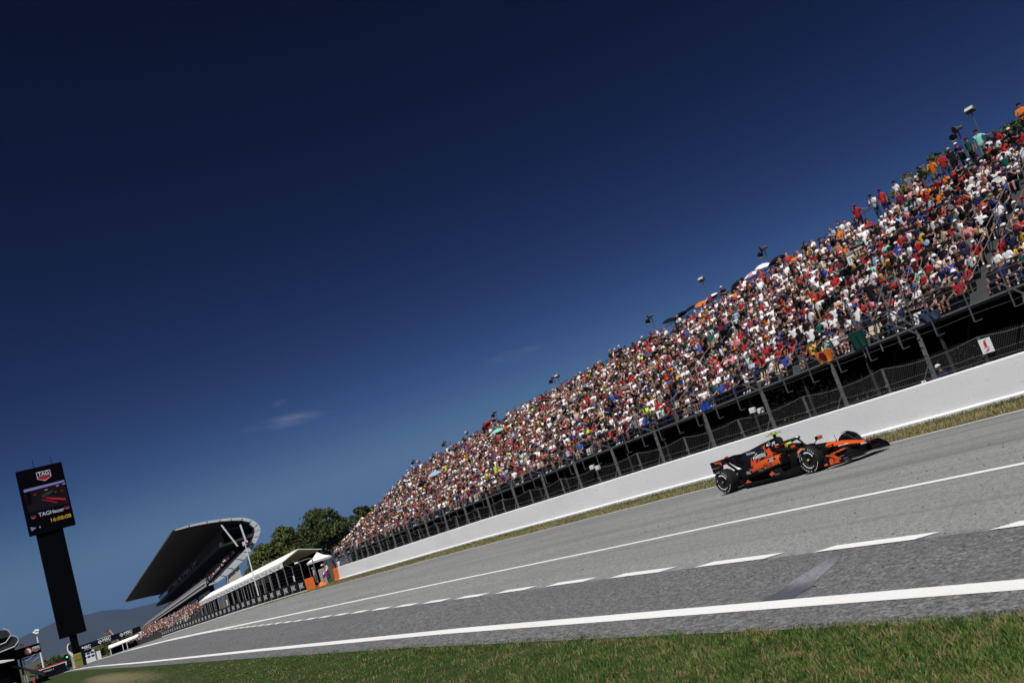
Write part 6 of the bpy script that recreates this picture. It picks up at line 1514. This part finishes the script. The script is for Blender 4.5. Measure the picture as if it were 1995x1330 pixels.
mb = MB(); mb.bbox((-1, -1, 0), (1, 1, 3), .1); mb.build('base', M('crane_yellow', (.55, .46, .22), .6), t)
mb = MB(); mb.bar((0, 0, 2.5), (-3.3, 0, 4.1 - z0), .5, .5); mb.build('arm', MATS['crane_yellow'], t)
mb = MB(); mb.tube([(-3.2, 0, 4.1 - z0), (-3.8, 0, 4.4 - z0), (-4.5, 0, 3.9 - z0), (-4.6, 0, 3.3 - z0)], .12, 6); mb.build('jib', MT_BLACK, t)
mb = MB(); mb.bbox((-5.6, -.3, 2.9 - z0), (-4.2, .3, 3.4 - z0), .1); mb.build('hook_block', MT_RED, t)
person((6.9, 171, gz(7, 171)), 'stand', dict(shirt='white', shorts='blue', skin='tan', shoes='black', gear='cap', gcol='cloth_red'), 'marshal in a white shirt and blue trousers beside the tower base', 'track marshals')
t = empty('signal_light', (7.0, 168, gz(7, 168)), 0, 'post with a lit green signal lamp beside the tower base', 'signal light')
mb = MB(); mb.bar((0, 0, 0), (0, 0, 2.3), .12, .12); mb.bbox((-.28, -.15, 1.6), (.28, .15, 2.5), .04); mb.build('housing', MT_BLACK, t)
mb = MB(); mb.ball((.05, -.17, 2.1), (.13, .05, .13), 10, 6); mb.build('lamp', M('green_lamp', (.15, .85, .6), .4, emit=1.2), t)

# ---- mountains and the air between
mp_ = [(-.60, .012), (-.30, .014), (-.12, .016), (-.06, .017), (-.0087, .0195), (.0065, .0227), (.0383, .0285), (.0645, .0262), (.0757, .0256), (.1003, .0199), (.1213, .0173), (.15, .013), (.20, .011), (.30, .0105), (.5, .010), (.8, .010)]
Dm = 16000.0
mb = MB(); rows = []
us = np.linspace(-.6, .8, 160)
for u in us:
    h = float(np.interp(u, [a for a, _ in mp_], [b for _, b in mp_])) * Dm + 1.7
    h += 9.0 * math.sin(u * 160) + 5.0 * math.sin(u * 391 + 1)
    x = u * Dm; r_ = []
    for f_, q in ((0, 0), (.18, .28), (.4, .55), (.62, .74), (.82, .90), (1, 1), (1.5, .7), (2.0, 0)):
        r_.append((x * (1 + .12 * (f_ - 1)), Dm - 2000 + 2000 * f_ + 120 * math.sin(u * 90 + f_ * 5), -15 + (h + 15) * q * (1 + .05 * math.sin(u * 210 + f_ * 9) * (q < 1))))
    rows.append(r_)
mb.loft(rows, 0, closed=False, caps=False)
mo = mb.build('mountains', soil_mat('mountain_forest', (0.035, 0.045, 0.025), (0.075, 0.075, 0.05), .4, .6), smooth=True); mo['kind'] = 'structure'
mb = MB(); mb.box((-20500, -3300, -17), (20500, 20500, 490))
hz = bpy.data.materials.new('haze'); hz.use_nodes = True; ht = hz.node_tree; ht.nodes.remove(ht.nodes['Principled BSDF'])
pv = ht.nodes.new('ShaderNodeVolumePrincipled'); pv.inputs['Density'].default_value = 2.6e-5; pv.inputs['Color'].default_value = (.20, .40, .98, 1); pv.inputs['Anisotropy'].default_value = .2
ht.links.new(pv.outputs[0], ht.nodes['Material Output'].inputs['Volume'])
hb = mb.build('haze', hz); hb['kind'] = 'stuff'
SC.cycles.volume_bounces = 0
SC.cycles.max_bounces = 6
